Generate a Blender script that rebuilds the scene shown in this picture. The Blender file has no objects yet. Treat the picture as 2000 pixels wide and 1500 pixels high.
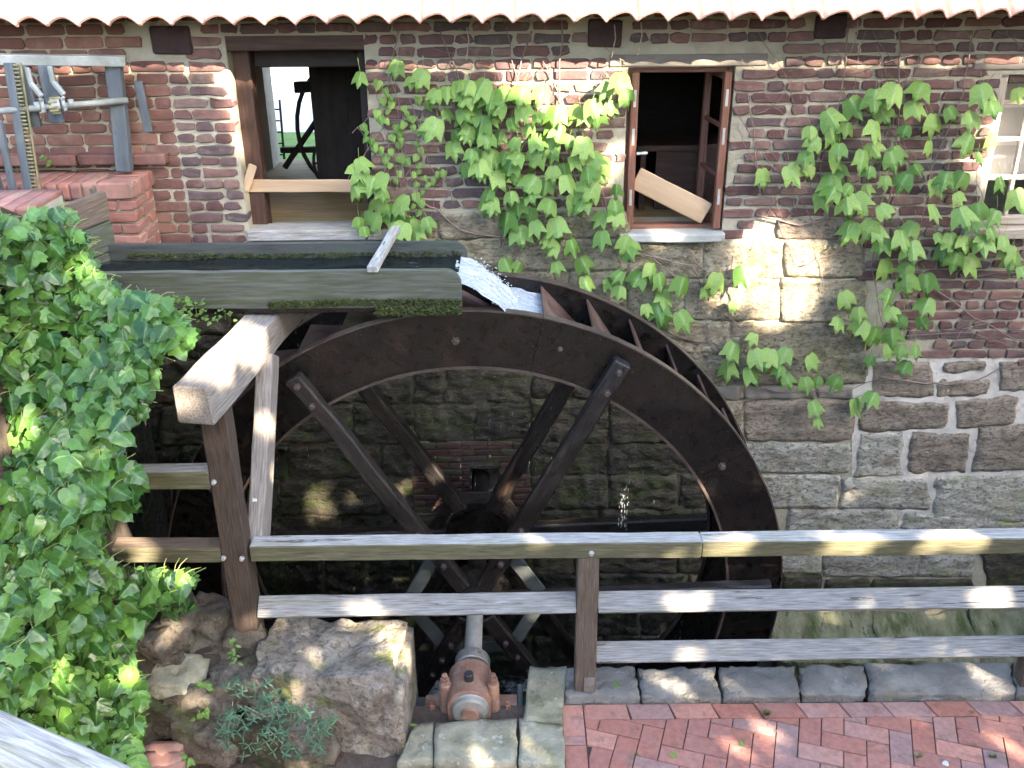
import bpy, bmesh, math, random
from math import sin, cos, pi, radians
from mathutils import Vector, Matrix, noise
R = random.Random(7)
S = bpy.context.scene
COL = S.collection

# ------------------------------------------------------------------ camera, world, sun, exposure
F = 1900.; TH = radians(25); RO = radians(.5); ZC = 4.0
UP = Vector((0, sin(TH), cos(TH))); FW = Vector((0, cos(TH), -sin(TH)))
CX = Vector((1, 0, 0)) * cos(RO) - UP * sin(RO); CY = Vector((1, 0, 0)) * sin(RO) + UP * cos(RO)
cam = bpy.data.cameras.new('camera'); camo = bpy.data.objects.new('camera', cam); COL.objects.link(camo)
cam.sensor_width = 36; cam.lens = F / 2000 * 36; cam.clip_start = .05; cam.clip_end = 500
mw = Matrix((CX, CY, -FW)).transposed().to_4x4(); mw.translation = (0, 0, ZC); camo.matrix_world = mw
S.camera = camo
SUN = Vector((.58, -.63, .49)).normalized()
w = bpy.data.worlds.new('World'); S.world = w; w.use_nodes = True
nt = w.node_tree; sky = nt.nodes.new('ShaderNodeTexSky'); sky.sky_type = 'NISHITA'; sky.sun_disc = False
sky.sun_elevation = math.asin(SUN.z); sky.sun_rotation = math.atan2(SUN.x, SUN.y)
sky.air_density = 1.0; sky.dust_density = 2.0
bgn = nt.nodes['Background']; nt.links.new(sky.outputs[0], bgn.inputs[0]); bgn.inputs[1].default_value = .15; S.cycles.caustics_reflective = False
sl = bpy.data.lights.new('sun', 'SUN'); sl.energy = 5; sl.angle = radians(.5); sl.color = (1, .86, .68)
so = bpy.data.objects.new('sun', sl); COL.objects.link(so)
so.rotation_euler = SUN.to_track_quat('Z', 'Y').to_euler(); so.location = SUN * 30
S.view_settings.view_transform = 'Standard'; S.view_settings.look = 'None'
S.view_settings.exposure = 3.15; S.view_settings.gamma = 1; S.view_settings.use_curve_mapping = False
S.render.engine = 'CYCLES'
S.cycles.max_bounces = 8; S.cycles.diffuse_bounces = 4

# ------------------------------------------------------------------ helpers
def ray(px, py):
    return CX * ((px - 1000) / F) + CY * ((750 - py) / F) + FW
def P(px, py, Y=None, Z=None):
    "point of the place seen at a pixel of the photograph, on a plane Y= or Z="
    d = ray(px, py); t = Y / d.y if Y is not None else (Z - ZC) / d.z
    return Vector((0, 0, ZC)) + d * t
def Q(p):
    v = Vector(p) - Vector((0, 0, ZC)); f = v.dot(FW)
    return 1000 + F * v.dot(CX) / f, 750 - F * v.dot(CY) / f
def inpoly(x, y, pl):
    c = False; n = len(pl)
    for i in range(n):
        x1, y1 = pl[i]; x2, y2 = pl[(i + 1) % n]
        if (y1 > y) != (y2 > y) and x < (x2 - x1) * (y - y1) / (y2 - y1) + x1: c = not c
    return c
def nz(v, s=1, o=0): return noise.noise(Vector(v) * s + Vector((o, o * 1.7, o * .3)))
WM = {}
def link(name, data, M, parent=None, mat=None):
    o = bpy.data.objects.new(name, data); COL.objects.link(o)
    M = M.copy(); WM[o] = M
    if parent is not None:
        o.parent = parent; o.matrix_basis = WM[parent].inverted() @ M
    else: o.matrix_basis = M
    return o
def T(p): return Matrix.Translation(Vector(p))
def mesh(name, vs, fs, mat=None, smooth=False):
    me = bpy.data.meshes.new(name); me.from_pydata([tuple(v) for v in vs], [], fs)
    if mat: me.materials.append(mat)
    if smooth: me.shade_smooth()
    me.update(); return me
def put(name, vs, fs, mat, parent=None, smooth=False, kind=None):
    vs = [Vector(v) for v in vs]; c = sum(vs, Vector()) / len(vs)
    o = link(name, mesh(name, [v - c for v in vs], fs, mat, smooth), T(c), parent)
    if kind: o['kind'] = kind
    return o
def thing(name, label, cat, loc=(0, 0, 0), group=None):
    o = link(name, None, T(loc)); o.empty_display_size = .1
    o['label'] = label; o['category'] = cat
    if group: o['group'] = group
    return o
def tag(o, label, cat, group=None, kind=None):
    o['label'] = label; o['category'] = cat
    if group: o['group'] = group
    if kind: o['kind'] = kind
    return o
def frame(a, b, up=(0, 0, 1)):
    a = Vector(a); b = Vector(b); x = (b - a).normalized(); u = Vector(up)
    if abs(x.dot(u)) > .98: u = Vector((0, 1, 0))
    y = u.cross(x).normalized(); z = x.cross(y)
    m = Matrix((x, y, z)).transposed().to_4x4(); m.translation = a
    return m, (b - a).length
def timber(name, a, b, w, h, mat, parent=None, up=(0, 0, 1), bev=.006, seg=8, wob=.0015, roll=0, taper=1):
    "rectangular timber from a to b, w across, h along up, worn edges"
    m, L = frame(a, b, up)
    if roll: m = m @ Matrix.Rotation(roll, 4, 'X')
    vs = []; fs = []; o = R.random() * 50; bev = min(bev, w * .3, h * .3)
    cs = [(w/2-bev, -h/2), (w/2, -h/2+bev), (w/2, h/2-bev), (w/2-bev, h/2), (-w/2+bev, h/2), (-w/2, h/2-bev), (-w/2, -h/2+bev), (-w/2+bev, -h/2)]
    xs = [0, bev] + [L * i / seg for i in range(1, seg)] + [L - bev, L]
    for i, x in enumerate(xs):
        k = 1 - bev * 2 / max(w, h) if i in (0, len(xs) - 1) else 1
        k *= 1 + (taper - 1) * x / L
        for j, (y, z) in enumerate(cs):
            d = wob * nz((x * 3, y * 9, z * 9), 1, o) * 2
            e = 2.5 * wob * max(0, nz((x * 11, j * 3.3, 0), 1, o + 9))
            vs.append((x, y * k * (1 - e / w * 2) + d, z * k * (1 - e / h * 2) + d))
    n = 8
    for i in range(len(xs) - 1):
        for j in range(n):
            k = (j + 1) % n; fs.append((i*n+j, i*n+k, (i+1)*n+k, (i+1)*n+j))
    fs.append(tuple(range(n))[::-1]); l = (len(xs)-1)*n; fs.append(tuple(l + j for j in range(n)))
    return link(name, mesh(name, vs, fs, mat), m, parent)
def tube(name, pts, rad, mat, parent=None, n=8, smooth=True, cap=True, kind=None):
    pts = [Vector(p) for p in pts]; vs = []; fs = []
    rs = rad if isinstance(rad, (list, tuple)) else [rad] * len(pts)
    pu = None
    for i, p in enumerate(pts):
        d = (pts[min(i+1, len(pts)-1)] - pts[max(i-1, 0)])
        if d.length < 1e-7: d = Vector((0, 0, 1))
        d.normalize()
        u = pu if pu else (Vector((0, 0, 1)) if abs(d.z) < .9 else Vector((1, 0, 0)))
        s = d.cross(u)
        if s.length < 1e-4: s = d.cross(Vector((.3, 1, .2)))
        s.normalize(); u = s.cross(d).normalized(); pu = u
        for j in range(n):
            a = 2*pi*j/n; vs.append(p + (s*cos(a) + u*sin(a)) * rs[i])
    for i in range(len(pts)-1):
        for j in range(n):
            k = (j+1) % n; fs.append((i*n+j, i*n+k, (i+1)*n+k, (i+1)*n+j))
    if cap: fs.append(tuple(range(n))[::-1]); l = (len(pts)-1)*n; fs.append(tuple(l+j for j in range(n)))
    return put(name, vs, fs, mat, parent, False, kind) if not smooth else smooth_put(name, vs, fs, mat, parent, n, kind)
def smooth_put(name, vs, fs, mat, parent, n, kind):
    o = put(name, vs, fs, mat, parent, True, kind)
    for p in o.data.polygons:
        if len(p.vertices) > 4 or n <= 4: p.use_smooth = False
    return o
def lathe(name, prof, a, b, mat, parent=None, n=24):
    "profile [(x along axis a->b, radius)]"
    m, L = frame(a, b); vs = []; fs = []
    for x, r in prof:
        for j in range(n): q = 2*pi*j/n; vs.append((x, r*cos(q), r*sin(q)))
    for i in range(len(prof)-1):
        for j in range(n):
            k = (j+1) % n; fs.append((i*n+j, i*n+k, (i+1)*n+k, (i+1)*n+j))
    fs.append(tuple(range(n))[::-1]); l = (len(prof)-1)*n; fs.append(tuple(l+j for j in range(n)))
    o = link(name, mesh(name, vs, fs, mat), m, parent)
    return o
def hexbolt(name, p, d, r, h, mat, parent=None):
    d = Vector(d).normalized(); return lathe(name, [(0, r*1.35), (h*.2, r*1.35), (h*.22, r), (h*.9, r), (h, r*.8)], p, Vector(p)+d*.1, mat, parent, 6)
def rock(name, c8, mat, parent=None, n=7, rnd=.25, amp=.02, fs_=3.0, flat_top=False, seed=None, smooth=True):
    "stone from 8 corners (bottom 4 ccw, top 4 ccw), rounded and rough"
    seed = R.random()*90 if seed is None else seed
    c8 = [Vector(c) for c in c8]; cen = sum(c8, Vector())/8
    bm = bmesh.new(); bmesh.ops.create_cube(bm, size=2)
    bmesh.ops.subdivide_edges(bm, edges=bm.edges[:], cuts=n-1, use_grid_fill=True)
    for v in bm.verts:
        c = v.co.copy(); s = c.normalized() * 1.28
        q = c.lerp(s, rnd) ; u, t, z = [(k+1)/2 for k in q]
        b = (c8[0]*(1-u)+c8[1]*u)*(1-t) + (c8[3]*(1-u)+c8[2]*u)*t
        e = (c8[4]*(1-u)+c8[5]*u)*(1-t) + (c8[7]*(1-u)+c8[6]*u)*t
        p = b*(1-z) + e*z
        d = (p-cen).normalized()
        a = nz(p, fs_, seed) * amp + nz(p, fs_*3.1, seed+5) * amp*.45 + abs(nz(p, fs_*1.7, seed+9))*amp*-.9 - abs(nz((p.x, p.y, p.z*2.5), fs_*4, seed+15))*amp*.35
        if flat_top and c.z > .99: a *= .35
        v.co = p + d*a + Vector((nz(p, 2.3, seed+20), nz(p, 2.3, seed+30), 0))*amp*.6
    me = bpy.data.meshes.new(name); 
    for v in bm.verts: v.co -= cen
    bm.to_mesh(me); bm.free(); me.materials.append(mat)
    if smooth: me.shade_smooth()
    return link(name, me, T(cen), parent)
def boxc(x0, x1, y0, y1, z0, z1):
    return [(x0,y0,z0),(x1,y0,z0),(x1,y1,z0),(x0,y1,z0),(x0,y0,z1),(x1,y0,z1),(x1,y1,z1),(x0,y1,z1)]
BF = [(0,3,2,1),(4,5,6,7),(0,1,5,4),(1,2,6,5),(2,3,7,6),(3,0,4,7)]
def box(name, x0, x1, y0, y1, z0, z1, mat, parent=None, kind=None):
    return put(name, boxc(x0,x1,y0,y1,z0,z1), BF, mat, parent, kind=kind)

# ------------------------------------------------------------------ materials
def mat(name, cols, ns=3, stretch=(1,1,1), det=8, rough=.8, rvar=.15, bump=(), patches=(), metal=0, rnd=0, cob=False, world=False, spec=.4, distort=0, nrough=.6, attr=False, streak=None):
    m = bpy.data.materials.new(name); m.use_nodes = True; t = m.node_tree; N = t.nodes; Lk = t.links.new
    b = N['Principled BSDF']
    tc = N.new('ShaderNodeTexCoord'); mp = N.new('ShaderNodeMapping'); mp.inputs['Scale'].default_value = stretch
    src = tc.outputs['Object']
    if world: src = N.new('ShaderNodeNewGeometry').outputs['Position']
    oi = N.new('ShaderNodeObjectInfo')
    if not world:
        ad = N.new('ShaderNodeVectorMath'); ad.operation = 'MULTIPLY_ADD'
        Lk(oi.outputs['Random'], ad.inputs[0]); ad.inputs[1].default_value = (37, 19, 53); Lk(src, ad.inputs[2]); src = ad.outputs[0]
    Lk(src, mp.inputs[0]); vec = mp.outputs[0]
    def noi(sc, d=6, r=.6, v=None, dist=0):
        n = N.new('ShaderNodeTexNoise'); n.inputs['Scale'].default_value = sc; n.inputs['Detail'].default_value = d
        n.inputs['Roughness'].default_value = r; n.inputs['Distortion'].default_value = dist; Lk(v or vec, n.inputs['Vector']); return n.outputs[0]
    def rng(s, lo, hi, a=0, bb=1):
        n = N.new('ShaderNodeMapRange'); n.inputs[1].default_value = lo; n.inputs[2].default_value = hi; n.inputs[3].default_value = a; n.inputs[4].default_value = bb; Lk(s, n.inputs[0]); return n.outputs[0]
    def mix(f, a, c, mode='MIX'):
        n = N.new('ShaderNodeMix'); n.data_type = 'RGBA'; n.blend_type = mode
        for i, x in ((0, f), (6, a), (7, c)):
            if isinstance(x, (int, float)): n.inputs[i].default_value = x
            elif isinstance(x, tuple): n.inputs[i].default_value = (*x, 1)
            else: Lk(x, n.inputs[i])
        return n.outputs[2]
    rp = N.new('ShaderNodeValToRGB'); e = rp.color_ramp.elements
    for i, (p, c) in enumerate(cols):
        el = e[i] if i < 2 else e.new(p)
        el.position = p; el.color = (*c, 1)
    base = noi(ns, det, nrough, dist=distort)
    if attr:
        at = N.new('ShaderNodeAttribute'); at.attribute_name = 'rnd'
        s = N.new('ShaderNodeMath'); s.operation = 'ADD'; Lk(at.outputs['Fac'], s.inputs[0]); Lk(oi.outputs['Random'], s.inputs[1])
        fr = N.new('ShaderNodeMath'); fr.operation = 'FRACT'; Lk(s.outputs[0], fr.inputs[0]); rnv = fr.outputs[0]
        Lk(rnv, rp.inputs[0]); col = rp.outputs[0]
        col = mix(1.0, col, rng(base, .25, .75, .72, 1.25), 'MULTIPLY')
    else:
        rnv = oi.outputs['Random']
        Lk(rng(base, .25, .75), rp.inputs[0]); col = rp.outputs[0]
    for pc, sc, lo, hi, *k in patches:
        f = noi(sc, 8, .65)
        f = rng(f, lo, hi, 0, k[0] if k else 1)
        col = mix(f, col, pc)
    if rnd:
        col = mix(1.0, col, rng(rnv, 0, 1, 1-rnd, 1+rnd), 'MULTIPLY')
    if cob:
        g = N.new('ShaderNodeNewGeometry').outputs['Pointiness']; col = mix(1.0, col, rng(g, .47, .56, .6, 1.3), 'MULTIPLY')
    Lk(col, b.inputs['Base Color'])
    Lk(rng(noi(ns*3+4, 4), .3, .7, max(.05, rough-rvar), min(1, rough+rvar)), b.inputs['Roughness'])
    b.inputs['Metallic'].default_value = metal; b.inputs['Specular IOR Level'].default_value = spec
    prev = None
    for sc, dist, *o in bump:
        bn = N.new('ShaderNodeBump'); bn.inputs['Distance'].default_value = dist; bn.inputs['Strength'].default_value = 1
        if o and o[0] == 'v':
            vo = N.new('ShaderNodeTexVoronoi'); vo.inputs['Scale'].default_value = sc; Lk(vec, vo.inputs['Vector']); Lk(vo.outputs[0], bn.inputs['Height'])
        else: Lk(noi(sc, 8, .62), bn.inputs['Height'])
        if prev: Lk(prev, bn.inputs['Normal'])
        prev = bn.outputs[0]
    if prev: Lk(prev, b.inputs['Normal'])
    m['_'] = 1
    return m
M = {}
MOSS = (.055, .085, .015)
M['brick'] = mat('old_brick', [(0, (.12,.062,.057)), (.3, (.16,.085,.077)), (.55, (.095,.07,.072)), (.75, (.19,.10,.083)), (1, (.15,.105,.09))], 14, rough=.9, rvar=.08,
    bump=[(30, .006), (120, .002)], patches=[((.30,.26,.20), 9, .56, .75, .7), ((.03,.02,.02), 22, .62, .75, .6)], attr=True, rnd=.2)
M['brick_sooty'] = mat('clinker_dark', [(0, (.05,.025,.02)), (.5, (.08,.035,.03)), (1, (.045,.04,.03))], 14, rough=.7, bump=[(30, .004)], patches=[((.06,.07,.02), 3, .5, .65, .8)], attr=True, rnd=.2)
M['brick_left'] = mat('brick_orange', [(0, (.18,.085,.065)), (.5, (.14,.07,.06)), (1, (.21,.11,.08))], 10, rough=.9, bump=[(40, .004)], patches=[((.24,.20,.15), 5, .56, .8, .6), (MOSS, 1.6, .63, .72, .8)], attr=True, rnd=.15)
M['brick_new'] = mat('brick_red_new', [(0, (.32,.14,.105)), (.5, (.25,.12,.10)), (1, (.36,.19,.14))], 10, rough=.85, bump=[(60, .002)], patches=[((.34,.28,.22), 6, .5, .75, .6), ((.10,.09,.05), 3.0, .56, .72, .7)], attr=True, rnd=.15)
M['mortar'] = mat('lime_mortar', [(0, (.31,.275,.20)), (1, (.49,.45,.345))], 6, rough=.95, bump=[(25, .012), (110, .004)], patches=[((.16,.15,.09), 3, .5, .7, .7), ((.55,.52,.45), 11, .6, .7, .5)], world=True)
M['mortar_dark'] = mat('damp_mortar', [(0, (.05,.045,.03)), (1, (.14,.125,.09))], 6, rough=.9, bump=[(25, .012)], patches=[(MOSS, 3, .5, .62, .8)], world=True)
M['mortar_white'] = mat('white_mortar', [(0, (.40,.37,.32)), (1, (.68,.64,.58))], 6, rough=.95, bump=[(20, .014), (110, .004)], patches=[((.2,.18,.13), 9, .56, .7, .7)], world=True)
st_b = [(7, .04), (22, .045), (70, .02)]
M['sand'] = mat('sandstone', [(0, (.24,.20,.135)), (.5, (.43,.37,.26)), (1, (.55,.49,.37))], 4, (1, 1, 1.7), rough=.95, bump=st_b, patches=[((.09,.075,.05), 30, .51, .60, .65), ((.60,.56,.46), 21, .60, .68, .5), ((.10,.095,.05), 5, .52, .66, .75), ((.42,.40,.33), 14, .58, .72, .6), ((.15,.15,.06), 1.8, .52, .68, .7)], world=True, rnd=.15)
M['sand_grey'] = mat('sandstone_grey', [(0, (.32,.30,.24)), (.5, (.52,.49,.41)), (1, (.66,.64,.56))], 5, (1, 1, 1.7), rough=.9, bump=st_b, patches=[((.09,.075,.05), 30, .51, .60, .65), ((.60,.56,.46), 21, .60, .68, .5), ((.20,.12,.07), 3.5, .55, .7, .7), ((.36,.38,.16), 2.6, .52, .68, .6), ((.52,.54,.52), 13, .58, .7, .5)], world=True, rnd=.12)
M['sand_brown'] = mat('sandstone_brown', [(0, (.22,.17,.13)), (.5, (.38,.31,.24)), (1, (.52,.46,.38))], 5, (1, 1, 2), rough=.95, bump=st_b, patches=[((.09,.075,.05), 30, .51, .60, .65), ((.60,.56,.46), 21, .60, .68, .5), ((.38,.36,.31), 11, .58, .72, .6)], world=True, rnd=.12)
M['mossy'] = mat('mossy_wet_stone', [(0, (.018,.016,.010)), (.5, (.055,.046,.028)), (1, (.12,.10,.07))], 6, (1, 1, 2.2), rough=.7, rvar=.25, bump=[(7, .035), (24, .02), (80, .006)], patches=[((.012,.011,.008), 34, .52, .62, .7), ((.05,.065,.012), 4, .50, .64, .85), ((.10,.05,.025), 2.5, .6, .7, .6), ((.35,.38,.36), 20, .66, .71, .8)], world=True, rnd=.2, spec=.5)
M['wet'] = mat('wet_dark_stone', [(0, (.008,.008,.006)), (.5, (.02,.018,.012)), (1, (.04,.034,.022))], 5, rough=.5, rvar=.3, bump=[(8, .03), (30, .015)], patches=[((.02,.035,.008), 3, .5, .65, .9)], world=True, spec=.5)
M['kerb'] = mat('kerb_stone', [(0, (.13,.12,.105)), (.5, (.25,.235,.21)), (1, (.40,.375,.34))], 4, rough=.85, bump=[(8, .03), (30, .02), (100, .008)], patches=[((.30,.25,.16), 3, .55, .7, .7), ((.10,.11,.12), 6, .56, .68, .7), ((.20,.22,.08), 2.4, .6, .7, .6)], world=True, rnd=.1)
M['lichen'] = mat('lichen_stone', [(0, (.13,.12,.08)), (.45, (.29,.27,.185)), (1, (.48,.455,.36))], 6, rough=.9, bump=[(8, .015), (40, .01), (140, .003)], patches=[((.07,.06,.04), 3, .52, .64, .85), ((.20,.22,.07), 3.7, .55, .68, .6), ((.60,.60,.52), 16, .6, .7, .6)], world=True)
M['block'] = mat('old_block_stone', [(0, (.14,.11,.08)), (.5, (.29,.245,.195)), (1, (.48,.44,.37))], 3.5, rough=.92, bump=[(5, .05), (17, .035), (60, .014)], patches=[((.09,.075,.05), 30, .51, .60, .65), ((.60,.56,.46), 21, .60, .68, .5), ((.14,.17,.035), 4, .54, .64, .8), ((.10,.055,.035), 2.2, .55, .68, .8), ((.46,.45,.42), 9, .6, .7, .6)], world=True)
M['ledge'] = mat('mossy_ledge_stone', [(0, (.13,.125,.06)), (.5, (.29,.29,.16)), (1, (.46,.44,.32))], 4, (2.5,1,1), rough=.8, bump=[(8, .04), (26, .03), (80, .01)], patches=[((.06,.10,.015), 2.2, .5, .62, .8), ((.04,.035,.025), 9, .58, .66, .8)], world=True)
M['rubble'] = mat('rubble_stone', [(0, (.08,.062,.045)), (.5, (.18,.15,.115)), (1, (.32,.285,.23))], 5, rough=.92, bump=[(8, .05), (25, .04), (80, .015)], patches=[((.07,.055,.04), 22, .53, .62, .7), ((.42,.40,.34), 17, .62, .68, .5), ((.10,.12,.03), 3, .55, .66, .7)], world=True)
M['earth'] = mat('soil', [(0, (.025,.02,.014)), (1, (.08,.06,.04))], 8, rough=1, bump=[(20, .03), (70, .01)], world=True)
M['wood_grey'] = mat('weathered_oak', [(0, (.14,.12,.10)), (.45, (.33,.31,.28)), (1, (.56,.55,.52))], 5, (1.6, 24, 24), rough=.75, rvar=.15, bump=[(4, .006), (14, .0025)], patches=[((.05,.04,.03), 1.4, .63, .645, .9), ((.08,.06,.04), 4, .60, .66, .6), ((.27,.25,.11), 1.6, .52, .68, .6), ((.62,.63,.62), 6, .56, .66, .5)], spec=.5)
M['wood_shade'] = mat('shaded_side_oak', [(0, (.06,.055,.03)), (.5, (.13,.12,.07)), (1, (.22,.20,.12))], 5, (1.6, 24, 24), rough=.8, bump=[(4, .006), (14, .0025)], patches=[((.09,.10,.035), 1.0, .5, .62, .6)])  # darker olive oak for rail sides, painted-in shade
M['wood_silver'] = mat('silvered_oak', [(0, (.11,.10,.09)), (.45, (.25,.24,.225)), (1, (.42,.41,.39))], 5, (1.6, 24, 24), rough=.75, bump=[(4, .006), (14, .0025)], patches=[((.05,.04,.03), 1.4, .63, .645, .9), ((.20,.20,.11), 1.0, .55, .68, .5)])
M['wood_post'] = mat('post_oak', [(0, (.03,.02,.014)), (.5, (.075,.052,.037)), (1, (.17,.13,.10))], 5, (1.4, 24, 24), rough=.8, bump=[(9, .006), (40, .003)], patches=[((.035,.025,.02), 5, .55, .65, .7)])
M['wood_white'] = mat('bleached_oak', [(0, (.13,.105,.085)), (.5, (.29,.255,.22)), (1, (.44,.41,.37))], 5, (1.4, 24, 24), rough=.8, bump=[(9, .007), (40, .003)], patches=[((.20,.15,.11), 9, .62, .68, .8)])
M['wood_mid'] = mat('garden_wood', [(0, (.07,.05,.034)), (.5, (.14,.105,.078)), (1, (.23,.185,.145))], 5, (1.4, 24, 24), rough=.8, bump=[(9, .004), (40, .002)])
M['flume'] = mat('flume_board', [(0, (.045,.045,.032)), (.5, (.10,.105,.078)), (1, (.17,.175,.14))], 4, (1.2, 10, 16), rough=.75, bump=[(9, .006), (40, .004)], patches=[((.07,.085,.02), 3, .5, .68, .8), ((.33,.34,.32), 14, .64, .72, .6)], spec=.5)
M['flume_in'] = mat('flume_wet_board', [(0, (.02,.02,.016)), (.5, (.06,.065,.06)), (1, (.13,.14,.14))], 3, (1.2, 10, 16), rough=.5, rvar=.2, bump=[(9, .006), (40, .004)], patches=[((.03,.05,.012), 3, .5, .65, .8)], spec=.6)
M['moss'] = mat('moss', [(0, (.018,.026,.006)), (1, (.065,.08,.018))], 20, rough=1, bump=[(60, .01)], world=True)
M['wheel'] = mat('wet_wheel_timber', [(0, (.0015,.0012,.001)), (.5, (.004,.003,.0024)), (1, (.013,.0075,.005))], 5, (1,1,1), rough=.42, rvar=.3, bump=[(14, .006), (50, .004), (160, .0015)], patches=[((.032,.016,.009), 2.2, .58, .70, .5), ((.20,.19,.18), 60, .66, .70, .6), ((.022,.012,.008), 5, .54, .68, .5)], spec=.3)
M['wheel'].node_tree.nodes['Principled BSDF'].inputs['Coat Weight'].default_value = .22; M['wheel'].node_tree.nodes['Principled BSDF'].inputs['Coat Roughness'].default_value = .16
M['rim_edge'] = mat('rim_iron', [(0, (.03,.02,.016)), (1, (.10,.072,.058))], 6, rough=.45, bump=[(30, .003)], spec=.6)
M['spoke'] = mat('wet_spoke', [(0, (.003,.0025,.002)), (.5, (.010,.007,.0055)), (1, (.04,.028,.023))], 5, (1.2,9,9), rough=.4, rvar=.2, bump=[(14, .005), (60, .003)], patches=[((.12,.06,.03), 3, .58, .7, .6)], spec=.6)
M['plate'] = mat('rusty_bucket_plate', [(0, (.05,.027,.02)), (.5, (.11,.065,.05)), (1, (.19,.14,.12))], 4, rough=.45, bump=[(20, .004)], patches=[((.03,.025,.02), 3, .5, .65, .8)], spec=.5)
M['steelblue'] = mat('galvanised_plate', [(0, (.03,.035,.033)), (1, (.09,.10,.095))], 6, rough=.6, bump=[(40, .002)])
M['rust'] = mat('rusty_iron', [(0, (.12,.055,.035)), (.5, (.23,.125,.085)), (1, (.33,.23,.175))], 9, rough=.75, bump=[(40, .003), (150, .001)], patches=[((.10,.05,.03), 14, .58, .68, .7), ((.34,.31,.28), 5, .58, .7, .5)])
M['steel'] = mat('worn_steel', [(0, (.18,.17,.15)), (.6, (.34,.33,.30)), (1, (.45,.42,.38))], 8, rough=.5, bump=[(60, .0015)], patches=[((.20,.11,.06), 7, .55, .68, .7)], metal=.5, spec=.5)
M['shaft'] = mat('grey_shaft', [(0, (.17,.155,.125)), (.5, (.31,.29,.24)), (1, (.42,.35,.30))], 7, rough=.55, bump=[(50, .002)], patches=[((.14,.10,.08), 20, .64, .7, .7)])
M['rubber'] = mat('black_plastic', [(0, (.02,.02,.022)), (1, (.05,.05,.055))], 7, rough=.4)
M['zinc'] = mat('zinc', [(0, (.45,.45,.43)), (1, (.65,.65,.62))], 9, rough=.4, metal=.4)
M['paint'] = mat('blue_grey_paint', [(0, (.05,.06,.068)), (.5, (.085,.10,.115)), (1, (.14,.155,.17))], 4, (.7,5,5), rough=.6, bump=[(40, .003)], patches=[((.10,.12,.06), 5, .55, .7, .6), ((.03,.03,.03), 9, .62, .7, .7)])
M['metal_pale'] = mat('pale_grey_metal', [(0, (.12,.135,.12)), (.5, (.21,.23,.22)), (1, (.33,.35,.34))], 7, rough=.55, bump=[(50, .002)], patches=[((.24,.25,.12), 6, .56, .7, .6)])
M['grease'] = mat('yellowed_teeth', [(0, (.13,.12,.05)), (1, (.26,.25,.14))], 20, rough=.5)
M['frame'] = mat('brown_frame_wood', [(0, (.03,.014,.01)), (.5, (.058,.027,.018)), (1, (.10,.05,.034))], 4, (1.2,16,16), rough=.55, bump=[(30, .003)], spec=.5)
M['frame_red'] = mat('red_brown_sash', [(0, (.12,.045,.028)), (.5, (.19,.08,.05)), (1, (.27,.14,.10))], 4, (1.2,16,16), rough=.5, bump=[(30, .002)], patches=[((.35,.28,.22), 9, .62, .72, .6)], spec=.5)
M['frame_pale'] = mat('pale_worn_window_wood', [(0, (.25,.19,.14)), (.5, (.40,.34,.28)), (1, (.52,.48,.42))], 4, (1.2,16,16), rough=.7, bump=[(30, .003)])
M['board'] = mat('pale_pine', [(0, (.36,.24,.14)), (.5, (.46,.32,.20)), (1, (.55,.41,.27))], 2.5, (.6,5,5), rough=.6, bump=[(20, .001)], patches=[((.20,.11,.06), 4, .66, .70, .7)])
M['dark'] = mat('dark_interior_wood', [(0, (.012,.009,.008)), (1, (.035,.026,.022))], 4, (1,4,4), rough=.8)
M['plaster'] = mat('old_plaster', [(0, (.25,.23,.21)), (1, (.36,.34,.31))], 3, rough=.9, patches=[((.10,.09,.07), 3, .58, .7, .6)])
M['floor'] = mat('floor_boards', [(0, (.20,.13,.06)), (1, (.38,.28,.14))], 3, (1,8,8), rough=.8, spec=.2)
M['white'] = mat('glare_white', [(0, (.75,.72,.68)), (1, (.82,.8,.76))], 3, rough=.8)
M['tile'] = mat('pale_clay_tile', [(0, (.36,.19,.15)), (.5, (.48,.28,.235)), (1, (.54,.37,.32))], 4, rough=.75, bump=[(50, .003)], patches=[((.14,.12,.10), 9, .6, .7, .6)], rnd=.12)
M['stonesill'] = mat('concrete_sill', [(0, (.30,.31,.28)), (1, (.44,.45,.42))], 6, rough=.85, bump=[(40, .004)], patches=[((.14,.15,.09), 5, .55, .7, .7)])
M['lintel'] = mat('lintel_stone', [(0, (.14,.12,.10)), (1, (.26,.23,.20))], 3, (.7,1,2), rough=.9, bump=[(20, .008)])
M['timber_end'] = mat('beam_end', [(0, (.03,.018,.018)), (1, (.07,.04,.04))], 9, rough=.9, bump=[(30, .008)])
M['paver'] = mat('red_paver', [(0, (.42,.17,.12)), (.35, (.35,.155,.12)), (.6, (.46,.22,.16)), (.8, (.26,.165,.15)), (1, (.38,.195,.15))], 30, rough=.85, bump=[(90, .003), (25, .004)], patches=[((.12,.08,.06), 9, .56, .68, .6), ((.08,.05,.05), 60, .66, .7, .7), ((.34,.26,.24), 5, .5, .8, .5)], attr=True, rnd=.1)
M['sandbed'] = mat('joint_sand', [(0, (.05,.035,.028)), (1, (.12,.09,.07))], 30, rough=1, bump=[(80, .01)], world=True)
M['grass'] = mat('grass_blade', [(0, (.05,.12,.02)), (1, (.12,.22,.05))], 3, rough=.7, rnd=.3)
M['lawn'] = mat('lawn', [(0, (.10,.20,.03)), (1, (.18,.30,.06))], 9, rough=1, bump=[(40, .03)], world=True)
M['court'] = mat('pale_gravel_ground', [(0, (.55,.52,.45)), (1, (.7,.67,.6))], 9, rough=1, bump=[(40, .01)], world=True)
M['stem'] = mat('dry_vine_stem', [(0, (.14,.09,.075)), (1, (.30,.23,.20))], 20, rough=.9)
M['stem_g'] = mat('green_stem', [(0, (.14,.20,.05)), (1, (.24,.28,.09))], 20, rough=.7)
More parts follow.
